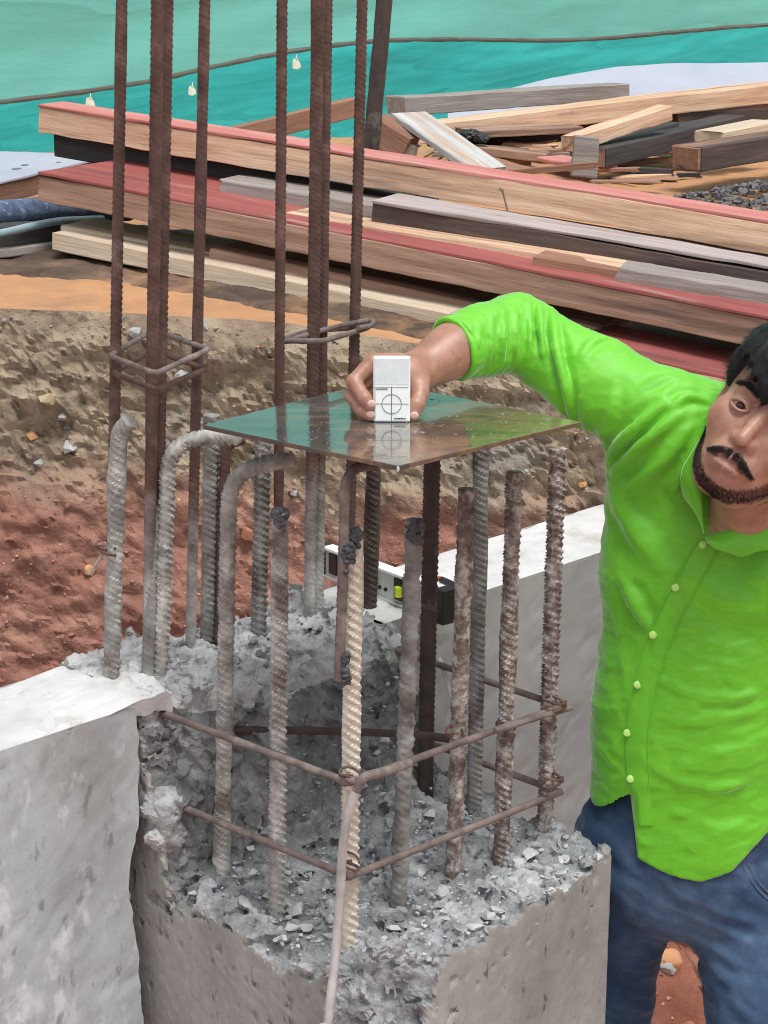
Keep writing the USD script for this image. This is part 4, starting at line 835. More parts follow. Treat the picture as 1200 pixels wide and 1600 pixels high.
# spirit level lying across the wall top
a, b = np.array([-.112, 3.25, .272]), np.array([.098, 2.99, .272])
lv = frame(a, b)[0]; L = np.linalg.norm(b - a)
e = (b - a) / L; nrm2 = np.array([e[1], -e[0], 0.]); nrm2 = nrm2 if nrm2[1] < 0 else -nrm2     # towards the lens
ml = np.eye(4); ml[:3, 0], ml[:3, 1], ml[:3, 2], ml[:3, 3] = e, -nrm2, [0, 0, 1], a
if np.linalg.det(ml[:3, :3]) < 0: pass
surf('level_body', [(.3, (.50, .52, .48)), (.7, (.60, .62, .58))], 20, 4, .4, .1, 120, .001, co='obj', metallic=.2)
plain('level_white', (.8, .8, .78), .5); plain('vial_green', (.30, .75, .04), .15); plain('vial_yellow', (.50, .62, .03), .2)
lt = thing('spirit_level', 'pale grey spirit level with green vials lying across the wall top', 'spirit level', ml)
part('web', rbox(.004, L - .02, .006, .018, .004, .052, .001), 'level_body', lt, local=True)
part('flange', rbox(.004, L - .02, 0, .024, .0515, .057, .001), 'level_white', lt, local=True, label='white top flange')
part('flange', rbox(.004, L - .02, 0, .024, 0, .005, .001), 'level_body', lt, local=True)
part('end_cap', rbox(L - .022, L, -.002, .026, -.002, .059, .002), 'black_rubber', lt, local=True)
part('end_cap', rbox(-.004, .006, -.002, .026, -.002, .059, .002), 'black_rubber', lt, local=True)
for x, w, mt_ in ((.030, .022, None), (.142, .020, 'vial_green'), (.218, .034, 'vial_yellow')):
    w_ = part('window', rbox(x - w / 2, x + w / 2, .002, .0062, .010, .048, .001), 'black_rubber', lt, local=True)
    WORLD[w_] = WORLD[lt]
    if mt_:
        c0 = np.array([x, .0, .030])
        part('vial', tube(np.linspace(c0 + ([-.006, 0, 0] if mt_ == 'vial_green' else [0, 0, -.011]), c0 + ([.006, 0, 0] if mt_ == 'vial_green' else [0, 0, .006]), 8), .0075, 14), mt_, w_, local=True, smooth=40)
for x in (.160, .176):
    part('screw', tube([[x, .0035, .02], [x, .005, .02], [x, .0062, .02]], .0035, 12), 'black_rubber', lt, local=True)
# pen-like tool on the wall
c = U(690, 889, 3.20); d = U(716, 899, 3.16); ps = thing('marker', 'black marker with a red tip lying on the wall top right of the level', 'marker', c)
dz = .27 + .012 - c[2]; c = c + [0, 0, dz]; d = d + [0, 0, .27 + .012 - d[2]]; e2 = (d - c) / np.linalg.norm(d - c)
part('barrel', tube(np.linspace(c, c + e2 * .075, 12), .0062, 14), 'black_rubber', ps, smooth=40)
plain('red_plastic', (.5, .05, .03), .4); part('tip', tube(np.linspace(c - e2 * .014, c, 5), np.linspace(.0035, .006, 5), 12), 'red_plastic', ps, smooth=40)
# ------------------------------------------------------------------ the man
def smin(a, b, k):
    h = np.clip(.5 + .5 * (b - a) / k, 0, 1); return b * (1 - h) + a * h - k * h * (1 - h)
def smax(a, b, k): return -smin(-a, -b, k)
def cone(p, a, b, ra, rb):
    a = np.asarray(a, float); b = np.asarray(b, float); ab = b - a; t = np.clip(((p - a) @ ab) / (ab @ ab), 0, 1)
    return np.linalg.norm(p - a - t[:, None] * ab, axis=1) - (ra + (rb - ra) * t)
def ball(p, c, r): return np.linalg.norm(p - np.asarray(c), axis=1) - r
def ell(p, c, r, R=None):
    q = p - np.asarray(c)
    if R is not None: q = q @ R
    r = np.asarray(r, float); k0 = np.linalg.norm(q / r, axis=1); k1 = np.linalg.norm(q / (r * r), axis=1)
    return k0 * (k0 - 1) / np.maximum(k1, 1e-9)
def chain(p, pts, rs, k=.01):
    d = None
    for i in range(len(pts) - 1):
        c = cone(p, pts[i], pts[i + 1], rs[i], rs[i + 1]); d = c if d is None else smin(d, c, k)
    return d
def polyd(p, pts):
    d = None
    for a, b in zip(pts[:-1], pts[1:]):
        c = cone(p, a, b, 0, 0); d = c if d is None else np.minimum(d, c)
    return d

def polyt(p, pts):
    d = np.full(len(p), 9.); t = np.zeros(len(p)); n = len(pts) - 1
    for k in range(n):
        a, ab = pts[k], pts[k + 1] - pts[k]; u = np.clip(((p - a) @ ab) / (ab @ ab), 0, 1); e = np.linalg.norm(p - a - u[:, None] * ab, axis=1)
        m = e < d; d[m] = e[m]; t[m] = (k + u[m]) / n
    return d, t
# --- joints, where the photograph shows them
HC = U(1208, 660, 2.60)                                   # between the eyes, middle of the skull
roll = math.radians(37)
hx = RIGHT * math.cos(roll) - UP * math.sin(roll); hy = RIGHT * math.sin(roll) + UP * math.cos(roll); hz = -FWD
yaw_, pit_ = math.radians(-19), math.radians(12)           # turned a little to the plate, chin slightly down
hx, hz = hx * math.cos(yaw_) - hz * math.sin(yaw_), hz * math.cos(yaw_) + hx * math.sin(yaw_)
hy, hz = hy * math.cos(pit_) + hz * math.sin(pit_), hz * math.cos(pit_) - hy * math.sin(pit_)
HR = np.stack([hx, hy, hz], 1)                            # columns: viewer's right, up, out of the face
HS = 1.06
def to_head(p): return (p - HC) @ HR / HS
def from_head(q): return HC + (np.asarray(q) * HS) @ HR.T
NECK0 = from_head((0, -.075, -.022)); NECK1 = U(1172, 838, 2.70)
SH_R, EL_R, WR_R = U(1046, 668, 2.73), U(806, 518, 2.84), U(650, 582, 2.70)
CUFF = U(712, 545, 2.755)
SH_L, EL_L, WR_L = U(1335, 800, 2.78), U(1400, 1060, 2.86), U(1395, 1290, 2.80)
CHEST, BELLY, HIP = U(1122, 905, 2.775), U(1090, 1130, 2.77), U(1078, 1270, 2.78)

def head_sdf(w):
    p = to_head(w); ax = np.abs(p[:, 0]); m = np.stack([ax, p[:, 1], p[:, 2]], -1)
    d = ell(p, (0, .032, -.018), (.076, .098, .098))
    d = smin(d, ell(p, (0, -.035, .018), (.063, .078, .070)), .03)
    d = smin(d, ell(p, (0, -.086, .040), (.040, .032, .040)), .03)                    # chin and jaw
    d = smin(d, cone(m, (.056, -.045, -.01), (.022, -.098, .045), .014, .016), .025)  # jaw line
    d = smin(d, ball(m, (.043, -.024, .055), .023), .025)                             # cheek bones
    d = smin(d, cone(m, (.012, .020, .083), (.044, .021, .066), .008, .008), .012)    # brow
    d = smax(d, -ball(m, (.032, .000, .098), .019), .014)                             # sockets
    d = smin(d, ball(m, (.032, -.001, .0715), .0138), .004)                           # lids over the eye
    d = smin(d, chain(p, [(0, .012, .078), (0, -.014, .092), (0, -.034, .104)], [.0065, .0075, .0098], .006), .010)
    d = smin(d, ball(m, (.0112, -.037, .090), .0072), .007)                           # nostril wings
    d = smax(d, -ball(m, (.0065, -.047, .097), .0036), .004)
    d = smin(d, ell(p, (0, -.066, .078), (.030, .022, .020)), .012)                   # muzzle
    d = smin(d, chain(m, [(0, -.0635, .0955), (.012, -.0635, .092), (.024, -.0690, .081)], [.0052, .0052, .003], .004), .004)
    d = smin(d, chain(m, [(0, -.0755, .0945), (.012, -.0745, .091), (.023, -.0705, .081)], [.0066, .0058, .003], .004), .004)
    d = smax(d, -chain(m, [(0, -.0690, .103), (.013, -.0690, .098), (.025, -.0705, .085)], [.0020, .0018, .0012], .002), .0025)
    ear = ell(m, (.0765, -.004, -.014), (.008, .029, .017)); ear = smax(ear, -ell(m, (.089, -.001, -.007), (.006, .019, .010)), .005)
    d = smin(d, ear, .006)
    return d * HS
NK = from_head((0, -.06, -.03))
def neck_sdf(w):
    d = cone(w, NK, NECK1 + np.array([0, 0, -.03]), .056, .062)
    d = smin(d, cone(w, from_head((0, -.08, .025)), NECK1 + [-.005, -.04, 0], .024, .02), .03)
    return d
# --- hand holding the target from behind
FING = [  # from the knuckle over the left edge of the target to the tip; pixel x, y and depth offset from the target's front face
    ([(622, 566, .045), (582, 566, .040), (553, 596, .022), (570, 622, -.002), (579, 634, -.006)], [.0125, .0115, .0105, .0092, .0078]),
    ([(624, 588, .050), (576, 588, .046), (549, 618, .026), (566, 641, .002), (579, 650, -.004)], [.0125, .0115, .0102, .0090, .0076]),
    ([(626, 606, .052), (582, 608, .052), (558, 632, .034), (570, 650, .014), (581, 657, .006)], [.0115, .0105, .0095, .0085, .007]),
    ([(630, 622, .052), (594, 628, .054), (574, 642, .040), (582, 655, .026), (590, 660, .020)], [.0105, .0095, .0085, .0075, .0065]),
]
TY = tb[1]
def HPt(q): return U(q[0], q[1], TY + .010 + q[2])
THUMB = [HPt(q) for q in ((655, 592, .045), (656, 612, .026), (651, 632, .008), (646, 650, .000))]; TR = [.0155, .0125, .0108, .0085]
def hand_sdf(w):
    d = ell(w, HPt((618, 596, .050)), (.040, .017, .036)); d = smin(d, cone(w, HPt((596, 574, .044)), HPt((640, 584, .05)), .015, .018), .012)
    d = smin(d, cone(w, HPt((634, 590, .052)), WR_R, .022, .0255), .02)
    f = None
    for pts, rs in FING:
        c = chain(w, [HPt(q) for q in pts], rs, .004)
        f = c if f is None else smin(f, c, .0025)
    d = smin(d, f, .009); t = chain(w, THUMB, TR, .005); d = smin(d, t, .010)
    return d
def forearm_sdf(w):
    return chain(w, [WR_R + (HPt((634, 590, .052)) - WR_R) * .3, WR_R, lerp(WR_R, CUFF, .6), CUFF, EL_R], [.024, .0255, .032, .037, .040], .02)
def torso_core(w):
    d = ell(w, CHEST + [0, .01, 0], (.145, .095, .20)); d = smin(d, ell(w, BELLY + [0, .01, 0], (.145, .10, .20)), .08)
    d = smin(d, chain(w, [SH_R, lerp(SH_R, EL_R, .5), EL_R], [.05, .045, .038], .02), .04)
    d = smin(d, cone(w, NECK1 + [0, .01, -.03], CHEST + [0, .02, 0], .05, .075), .03)
    d = smin(d, chain(w, [NECK1 + [.02, .02, -.04], SH_L, EL_L, lerp(EL_L, WR_L, .6), WR_L], [.06, .052, .038, .030, .024], .02), .04)
    return d
LH = [(WR_L, .026)]
def left_hand(w):
    dn = (WR_L - EL_L); dn /= np.linalg.norm(dn); sd = np.cross(dn, [0, 1, 0]); sd /= np.linalg.norm(sd); o = np.cross(sd, dn)
    d = ell(w, WR_L + dn * .055, (.022, .040, .048)); d = smin(d, cone(w, WR_L - dn * .05, WR_L + dn * .03, .026, .022), .015)
    for k, (L, r) in enumerate(((.066, .0085), (.074, .009), (.07, .0086), (.055, .0075))):
        b = WR_L + dn * .09 + np.array([0, 1, 0]) * (.027 - .018 * k); d = smin(d, chain(w, [b, b + dn * L * .5 + sd * .006, b + dn * L * .9 + sd * .022], [r, r * .95, r * .8], .004), .006)
    b = WR_L + dn * .03 + np.array([0, -.03, 0]); d = smin(d, chain(w, [b, b + dn * .035 + np.array([0, -.016, 0]), b + dn * .062 + np.array([0, -.014, 0])], [.012, .0105, .0085], .005), .008)
    return d
def body_sdf(w): return smin(smin(smin(head_sdf(w), neck_sdf(w), .012), torso_core(w), .02), smin(forearm_sdf(w), torso_core(w), .02), .004)
hl = from_head((0, 0, 0))
head_mesh = nets(lambda w: smin(head_sdf(w), neck_sdf(w), .014), hl - .185, hl + .17, .0026)
hc = HPt((610, 605, .03)); hand_mesh = nets(lambda w: smin(hand_sdf(w), forearm_sdf(w), .012), hc - [.075, .07, .065], hc + [.16, .13, .085], .0021)
core_mesh = nets(lambda w: smax(torso_core(w), -(ball(w, HC, .10)), .01), np.minimum(CHEST, BELLY) - [.36, .2, .25], CHEST + [.42, .25, .24], .014)
lhm = nets(left_hand, WR_L - [.09, .09, .2], WR_L + [.09, .09, .09], .004)

# skin with short beard, moustache and brows: darker hair colour follows the face, carried by real stubble meshes below
surf('skin', [(.3, (.27, .132, .088)), (.7, (.40, .215, .155))], 24, 7, .42, .35, 380, .0010, stain=[((.20, .09, .06), 70, .54, .72, .5), ((.44, .25, .19), 11, .55, .72, .5)], spec=.5, sss=.08)
surf('lip', [(.3, (.20, .085, .072)), (.7, (.31, .145, .125))], 60, 4, .4, .15, 400, .0005, spec=.5)
surf('hair_black', [(.3, (.006, .0058, .007)), (.7, (.013, .0125, .015))], 60, 4, .5, .5, 500, .002, spec=.25)
surf('nail', [(.3, (.55, .36, .29)), (.7, (.63, .44, .37))], 60, 3, .3, .03, 300, .0003, spec=.5)
plain('eye_white', (.42, .38, .35), .2); plain('iris', (.02, .012, .009), .12)  # eye white dimmed, the shade of the sockets put into its colour
surf('shirt_green', [(.3, (.105, .45, .008)), (.7, (.135, .52, .014))], 14, 5, .6, .25, 900, .0006, stain=[((.085, .39, .006), 8, .58, .75, .5)], spec=.7, sheen=.7)
surf('button', [(.3, (.42, .72, .16)), (.7, (.50, .78, .24))], 60, 3, .3, .02, 200, .0002)
surf('denim', [(.3, (.020, .042, .090)), (.55, (.042, .080, .150)), (.8, (.095, .15, .235))], 11, 9, .85, .5, 700, .0008, stain=[((.13, .20, .30), 4.5, .52, .70, .6), ((.012, .025, .06), 7, .58, .74, .6)], spec=.2, sheen=.15, nrough=.65)
surf('denim_seam', [(.3, (.05, .08, .13)), (.7, (.10, .14, .20))], 80, 3, .8, .3, 500, .0005)
surf('shoe_blue', [(.3, (.05, .14, .33)), (.7, (.09, .20, .42))], 30, 4, .6, .2, 200, .0006)
FEET = (U(985, 1700, 2.86), U(1200, 1760, 2.70))
man = thing('person', 'man in a green shirt and blue jeans holding the target on the plate', 'person', [HIP[0], HIP[1], -.93])
body = part('body', cat([head_mesh, hand_mesh, core_mesh, lhm]), 'skin', man, smooth=True)
WORLD[body] = WORLD[man]
for s_ in (-1, 1):
    c = from_head((s_ * .0320, -.0015, .0730)); e_ = trimesh.creation.icosphere(3, .0118 * HS); e_.apply_translation(c)
    ep = part('eye', e_, 'eye_white', man, smooth=True)
    WORLD[ep] = WORLD[man]
    gz = EYE + np.array([-.15, 0, -.1]) - c; gz /= np.linalg.norm(gz); ir = trimesh.creation.icosphere(3, .0072 * HS); ir.apply_translation(c + gz * .0068 * HS); part('iris', ir, 'iris', ep, smooth=True)
    # upper and lower lids as thin rims
    m_ = lambda x, y, z: from_head((s_ * x, y, z))
    for lid_ in ([tube(smooth_path([m_(.0185, -.0015, .0815), m_(.025, .0046, .0860), m_(.033, .0056, .0866), m_(.041, .0028, .0830), m_(.0455, -.0020, .0765)], 24), np.linspace(.0026, .0026, 24), 10),
                        tube(smooth_path([m_(.0185, -.0015, .0815), m_(.026, -.0064, .0848), m_(.034, -.0072, .0848), m_(.041, -.0055, .0815), m_(.0455, -.0020, .0765)], 24), .0022, 10)]): part('eyelid', lid_, 'skin', man, smooth=True)
# lips
lpu = smooth_path([from_head(q) for q in ((-.024, -.0695, .0825), (-.012, -.0640, .0950), (0, -.0648, .0975), (.012, -.0640, .0950), (.024, -.0695, .0825))], 30)
lpl = smooth_path([from_head(q) for q in ((-.023, -.0705, .0825), (-.012, -.0750, .0945), (0, -.0755, .0965), (.012, -.0750, .0945), (.023, -.0705, .0825))], 30)
pr_ = np.sin(np.linspace(.12, np.pi - .12, 30))
part('lips', cat([tube(lpu, .0034 * pr_, 10), tube(lpl, .0048 * pr_, 10)]), 'lip', man, smooth=True)
# nails
for (q, dirq) in (((576, 628, -.0140), (585, 634, -.011)), ((574, 645, -.0110), (584, 650, -.009)), ((649, 644, -.0085), (646, 654, -.0075))):
    a, b = HPt(q), HPt(dirq); part('nail', lump((a + b) / 2, (.0062, .0024, .0052), 5, .05, 3, False), 'nail', man, smooth=True)

# hair: a cap that follows the skull plus strands; beard, moustache and brows as strands on thin pads
def hair_region(q):
    """signed: negative where hair grows, in head coordinates"""
    front = .046 - .026 * np.clip((q[:, 0] + .045) / .03, 0, 1) + .005 * np.sin(q[:, 0] * 190) + .003 * np.sin(q[:, 0] * 410 + 1) + .35 * np.clip(-q[:, 0] - .050, 0, 1)
    side = np.where(q[:, 2] > .030, front, np.where(q[:, 2] > -.002, .004 + (q[:, 2] - .0) * .9, -.045 - .3 * np.clip(-q[:, 2] - .02, 0, .1)))
    return side - q[:, 1]
def hair_sdf(w):
    q = to_head(w); base = ell(q, (0, .032, -.018), (.076, .098, .098)); base = smin(base, ell(q, (0, -.02, .0), (.066, .08, .075)), .03)
    thick = .016 + .010 * np.clip(q[:, 1] / .1, 0, 1) + .006 * np.clip((q[:, 2] - .03) / .05, 0, 1)
    thick = thick * np.clip((q[:, 1] + .02) / .06, .25, 1)
    st_ = .0035 * (fbm(np.stack([q[:, 0] * 90, q[:, 1] * 26, q[:, 2] * 30], -1), 3, 5) - .5) * 2 + .005 * (fbm(q * 28, 3, 6) - .5) * 2
    return smax(base - thick - st_, hair_region(q) * .8, .010) * HS
hair = nets(hair_sdf, hl - .14, hl + .20, .0032)
hp = part('hair', hair, 'hair_black', man, smooth=True)
WORLD[hp] = WORLD[man]
def strands(name, roots, dirs, length, width, mat, parent, rng, lift=.35, curl=.25, segs=4):
    n = len(roots); L = length * rng.uniform(.6, 1.2, n); P = np.empty((n, segs, 3)); d = dirs + rng.normal(0, curl, (n, 3)); d /= np.linalg.norm(d, axis=1, keepdims=True)
    q = roots.copy(); droop = rng.normal(0, curl * .5, (n, 3))
    for k in range(segs):
        P[:, k] = q; q = q + d * (L / (segs - 1))[:, None]; d = d + droop * .35; d /= np.linalg.norm(d, axis=1, keepdims=True)
    inv = np.linalg.inv(WORLD[parent]); pts = P.reshape(-1, 3) @ inv[:3, :3].T + inv[:3, 3]
    path = parent + '/' + numbered(parent, name); c = UsdGeom.BasisCurves.Define(stage, path)
    c.CreateTypeAttr('linear'); c.CreateCurveVertexCountsAttr(Vt.IntArray.FromNumpy(np.full(n, segs, np.int32))); c.CreatePointsAttr(Vt.Vec3fArray.FromNumpy(pts.astype(np.float32)))
    wd = (np.linspace(1, .35, segs)[None, :] * width * np.ones((n, 1))).ravel(); c.CreateWidthsAttr(Vt.FloatArray.FromNumpy(wd.astype(np.float32))); c.SetWidthsInterpolation('vertex')
    UsdShade.MaterialBindingAPI.Apply(c.GetPrim()).Bind(MATS[mat]); return path
rng = np.random.default_rng(77)
pts_, fi = trimesh.sample.sample_surface(hair, 9000, seed=4); nn_ = hair.face_normals[fi]
q = to_head(pts_); crown = np.array([0.02, .13, -.05]); flow = q - crown; flow = flow @ HR.T; flow -= nn_ * (flow * nn_).sum(1, keepdims=True); flow /= np.linalg.norm(flow, axis=1, keepdims=True) + 1e-9
keep = q[:, 1] > -.045
strands('hair_strand', (pts_ - nn_ * .003)[keep], (flow + nn_ * .10)[keep], .020, .00055, 'hair_black', man, rng, curl=.15)
fpts, fi = trimesh.sample.sample_surface(head_mesh, 700000, seed=9); fn = head_mesh.face_normals[fi]; q = to_head(fpts)
ax_ = np.abs(q[:, 0]); frontm = (q[:, 2] > -.015) & ((fn @ HR)[:, 2] > -.4)
JAW = np.array([(0, -.110), (.020, -.107), (.038, -.094), (.050, -.078), (.056, -.066), (.060, -.054)])
d2 = np.full(len(fpts), 9.)
for k in range(5):
    a_, ab_ = JAW[k], JAW[k + 1] - JAW[k]; u_ = np.clip(((np.stack([ax_, q[:, 1]], -1) - a_) @ ab_) / (ab_ @ ab_), 0, 1); d2 = np.minimum(d2, np.linalg.norm(np.stack([ax_, q[:, 1]], -1) - a_ - u_[:, None] * ab_, axis=1) - np.interp(k + u_, [0, 2, 5], [.0078, .0065, .0025]))
beard = (d2 < .004 * (rng.random(len(fpts)) ** 2)) & frontm & (q[:, 1] > -.128)
goat = (ax_ < .008) & (q[:, 1] < -.083) & (q[:, 1] > -.10) & frontm
ym_ = -.0560 - .0125 * np.clip((ax_ - .004) / .029, 0, 1) ** 1.3 - .0015 * np.exp(-(ax_ / .004) ** 2)
hw_ = np.interp(ax_, [0, .006, .018, .030, .037], [.0058, .0064, .0062, .0042, .0008])
must = (np.abs(q[:, 1] - ym_) < hw_ * (.15 + 1.0 * rng.random(len(fpts)) ** 1.4)) & (ax_ < .037 - .006 * rng.random(len(fpts))) & (q[:, 2] > .05)
brow = (ax_ > .011) & (ax_ < .052) & (np.abs(q[:, 1] - (.0215 + .18 * np.minimum(ax_ - .012, .026) - .45 * np.clip(ax_ - .038, 0, 1))) < (.0048 - .05 * np.clip(ax_ - .03, 0, 1)) * (.25 + .75 * rng.random(len(fpts)))) & (q[:, 2] > .045)
side = (q[:, 1] < .02) & (q[:, 1] > -.03) & (ax_ > .066) & (np.abs(q[:, 2] - .012) < .012)
down = np.tile(HR @ np.array([0, -1., .15]), (len(fpts), 1))
outw = np.sign(q[:, :1]) * HR[:, 0][None] * .9 + HR[:, 1][None] * -.25
def grow(name, mask, d, length, width, cap, up=.5, base=-.0008):
    i = np.flatnonzero(mask); rng.shuffle(i); i = i[:cap]
    if len(i): strands(name, fpts[i] + fn[i] * base, d[i] + fn[i] * up, length, width, 'hair_black', man, rng, curl=.20, segs=3)
grow('beard', beard, down, .0032, .00042, 15000); grow('moustache', must, outw * .8 + down, .0048, .00036, 3600, .75, -.0002)
for s_ in (-1, 1): grow('eyebrow', brow & (q[:, 0] * s_ > 0), outw + HR[:, 1][None] * .35, .0065, .00042, 750)

# --- shirt
def crv(px, depth=2.62): return [U(*(q if len(q) == 3 else (*q, depth))) for q in px]
def torso_shirt(w):
    d = ell(w, CHEST, (.170, .128, .215)); d = smin(d, ell(w, BELLY, (.166, .130, .215)), .09); d = smin(d, ell(w, HIP + [0, 0, -.03], (.168, .128, .15)), .06)
    d = smin(d, cone(w, NECK1 + [.03, .015, -.055], CHEST + [.01, 0, 0], .082, .122), .03)
    d = smin(d, chain(w, [U(1032, 735, 2.755), U(1030, 900, 2.765)], [.080, .083], .02), .04)
    d = smin(d, chain(w, [U(1205, 775, 2.79), U(1120, 690, 2.75), SH_R, lerp(SH_R, EL_R, .45), EL_R], [.085, .080, .077, .063, .0545], .03), .04)
    d = smin(d, chain(w, [EL_R, lerp(EL_R, CUFF, .5), CUFF + (CUFF - EL_R) * .02], [.0535, .050, .048], .02), .018)
    d = smin(d, chain(w, [NECK1 + [.05, .03, -.06], SH_L, lerp(SH_L, EL_L, .5), EL_L, lerp(EL_L, WR_L, .75)], [.085, .078, .065, .056, .046], .03), .05)
    return d
FOLDZ = U(1100, 960, 2.64)[2]
FOLDS = [  # (pixels along the fold, depth, height, width): ridges with a groove beside them
    ([(842, 470, 2.79), (846, 520, 2.775), (852, 565, 2.79)], .0075, .0075), ([(862, 482, 2.79), (868, 540, 2.77), (886, 620, 2.76), (902, 672, 2.77)], .0085, .0085),
    ([(828, 470, 2.79), (830, 530, 2.78), (822, 575, 2.79)], .004, .006), ([(806, 478, 2.79), (806, 530, 2.78), (806, 572, 2.79)], .0035, .006), ([(786, 485, 2.79), (788, 530, 2.77), (784, 572, 2.78)], .0032, .006),
    ([(766, 490, 2.78), (768, 535, 2.76), (760, 578, 2.77)], .003, .0055), ([(746, 500, 2.76), (748, 540, 2.75), (735, 588, 2.76)], .003, .0055),
    ([(905, 560, 2.76), (930, 530, 2.77), (955, 528, 2.79)], .004, .008), ([(960, 600, 2.74), (952, 650, 2.72), (930, 700, 2.74)], .0035, .011),
    ([(948, 715, 2.70), (985, 675, 2.68), (1040, 628, 2.68)], .0085, .010), ([(955, 740, 2.68), (1005, 690, 2.665), (1070, 640, 2.67)], .007, .010), ([(962, 772, 2.67), (1020, 735, 2.655), (1085, 665, 2.66)], .0055, .012),
    ([(1052, 770, 2.645), (1080, 715, 2.65), (1098, 668, 2.66)], .005, .010), ([(1046, 640, 2.70), (1075, 618, 2.72), (1110, 628, 2.72)], .005, .008), ([(1000, 610, 2.73), (1040, 590, 2.75), (1062, 592, 2.76)], .004, .009),
    ([(955, 770, 2.68), (1000, 840, 2.65), (1045, 900, 2.64)], .006, .022), ([(970, 900, 2.66), (1000, 960, 2.645), (1018, 985, 2.64)], .006, .014), ([(960, 960, 2.67), (975, 1040, 2.66), (985, 1120, 2.65)], .0055, .013),
    ([(1000, 1040, 2.64), (1060, 1078, 2.635), (1130, 1092, 2.635), (1330, 1072, 2.64)], .0085, .011), ([(1020, 1010, 2.64), (1090, 1052, 2.635), (1150, 1066, 2.635), (1330, 1050, 2.64)], .005, .010),
    ([(1005, 1105, 2.64), (1080, 1130, 2.635), (1140, 1122, 2.635), (1330, 1096, 2.64)], .006, .012), ([(995, 1180, 2.64), (1030, 1205, 2.635), (1110, 1232, 2.635), (1330, 1215, 2.64)], .009, .012),
    ([(1010, 1150, 2.64), (1080, 1172, 2.635), (1150, 1175, 2.635), (1330, 1155, 2.64)], .004, .010), ([(1020, 1245, 2.64), (1080, 1282, 2.635), (1140, 1296, 2.635), (1330, 1280, 2.64)], .0055, .013),
    ([(925, 1150, 2.70), (950, 1185, 2.675), (975, 1210, 2.66)], .005, .010), ([(920, 1200, 2.70), (940, 1230, 2.68), (962, 1250, 2.67)], .004, .009),
    ([(1080, 985, 2.64), (1120, 1010, 2.635), (1170, 1018, 2.635), (1330, 1002, 2.64)], .004, .012), ([(1072, 880, 2.64), (1120, 930, 2.635), (1200, 965, 2.64)], .004, .025),
]
def march(px):
    d = np.array([ray(q[0], q[1]) / np.linalg.norm(ray(q[0], q[1])) for q in px]); t = np.full(len(px), 2.3)
    for _ in range(50): t = t + np.clip(torso_shirt(EYE + d * t[:, None]) * .7, -.01, .03)
    return np.where((t < 3.25)[:, None], EYE + d * t[:, None], [U(*q) for q in px])
FOLDS = [(smooth_path(march(pts), 9), a, wd) for pts, a, wd in FOLDS]
HEM = np.array([(880, 1246), (913, 1243), (935, 1290), (984, 1242), (989, 1244), (996, 1338), (1040, 1356), (1090, 1366), (1140, 1350), (1200, 1296), (1260, 1250), (1400, 1225)], float)
HEMW = np.array([U(a, b, 2.68) for a, b in HEM])
NOTCH = None
def hem_z(x): return np.interp(x, HEMW[:, 0], HEMW[:, 2])
COL = NECK1 + np.array([0, -.02, 0])
cd = CUFF - EL_R; cd /= np.linalg.norm(cd)
def shirt_sdf(w):
    d = torso_shirt(w); near = np.abs(d) < .05; i = np.flatnonzero(near); p = w[i]; g = np.zeros(len(i))
    for pts, a, wd in FOLDS:
        lo_, hi_ = pts.min(0) - 4 * wd, pts.max(0) + 4 * wd; j = np.flatnonzero(((p > lo_) & (p < hi_)).all(1))
        if not len(j): continue
        dd_, tt_ = polyt(p[j], pts); wv = wd * (.55 + .25 * np.sin(np.pi * tt_)); g[j] += (.34 if pts[:, 2].mean() < FOLDZ else 1.45) * a * np.sin(np.pi * np.clip(tt_, .02, .98)) ** .7 * (np.exp(-(dd_ / wv) ** 2) * 1.2 - .6 * np.exp(-((dd_ - 1.8 * wv) / wv) ** 2))
    qx = np.stack([p[:, 0] * 7 + p[:, 2] * 4, p[:, 1] * 8, p[:, 2] * 15 - p[:, 0] * 5], -1)
    g += .010 * (fbm(qx, 4, 3) - .5) + .0028 * ((1 - np.abs(2 * fbm(qx * 1.5 + 5, 2, 8) - 1)) ** 2 - .7) + .0018 * ((1 - np.abs(2 * fbm(qx * 3.4 + 9, 2, 18) - 1)) ** 2 - .7)
    # sleeve gathers
    ua = (p - EL_R) @ cd; ring = np.exp(-((p - lerp(EL_R, CUFF, .45)) ** 2).sum(1) / .0049); g += .0016 * np.sin(ua * 420 + 9 * fbm(p * 22, 2, 4)) * ring * (.3 + 1.2 * fbm(p * 40, 2, 14))
    d[i] -= g
    d = smax(d, hem_z(w[:, 0]) - w[:, 2], .002)
    d = np.maximum(d, (w - (CUFF + cd * .004)) @ cd)
    # neck opening: a V in front, round behind
    nk = cone(w, NECK1 + [.006, -.012, .055], NK + (NK - NECK1) * .5, .052, .078)
    vv_ = cone(w, U(1150, 800, 2.55), U(1103, 842, 2.55), .05, .004); d = smax(d, -nk, .006)
    return d
shirt = nets(shirt_sdf, [U(660, 500, 2.6)[0], 2.52, hem_z(HEMW[7, 0]) - .03], [SH_L[0] + .19, 3.02, SH_R[2] + .21], .0042)
shirt_p = part('shirt', shirt, 'shirt_green', man, smooth=True)
WORLD[shirt_p] = WORLD[man]
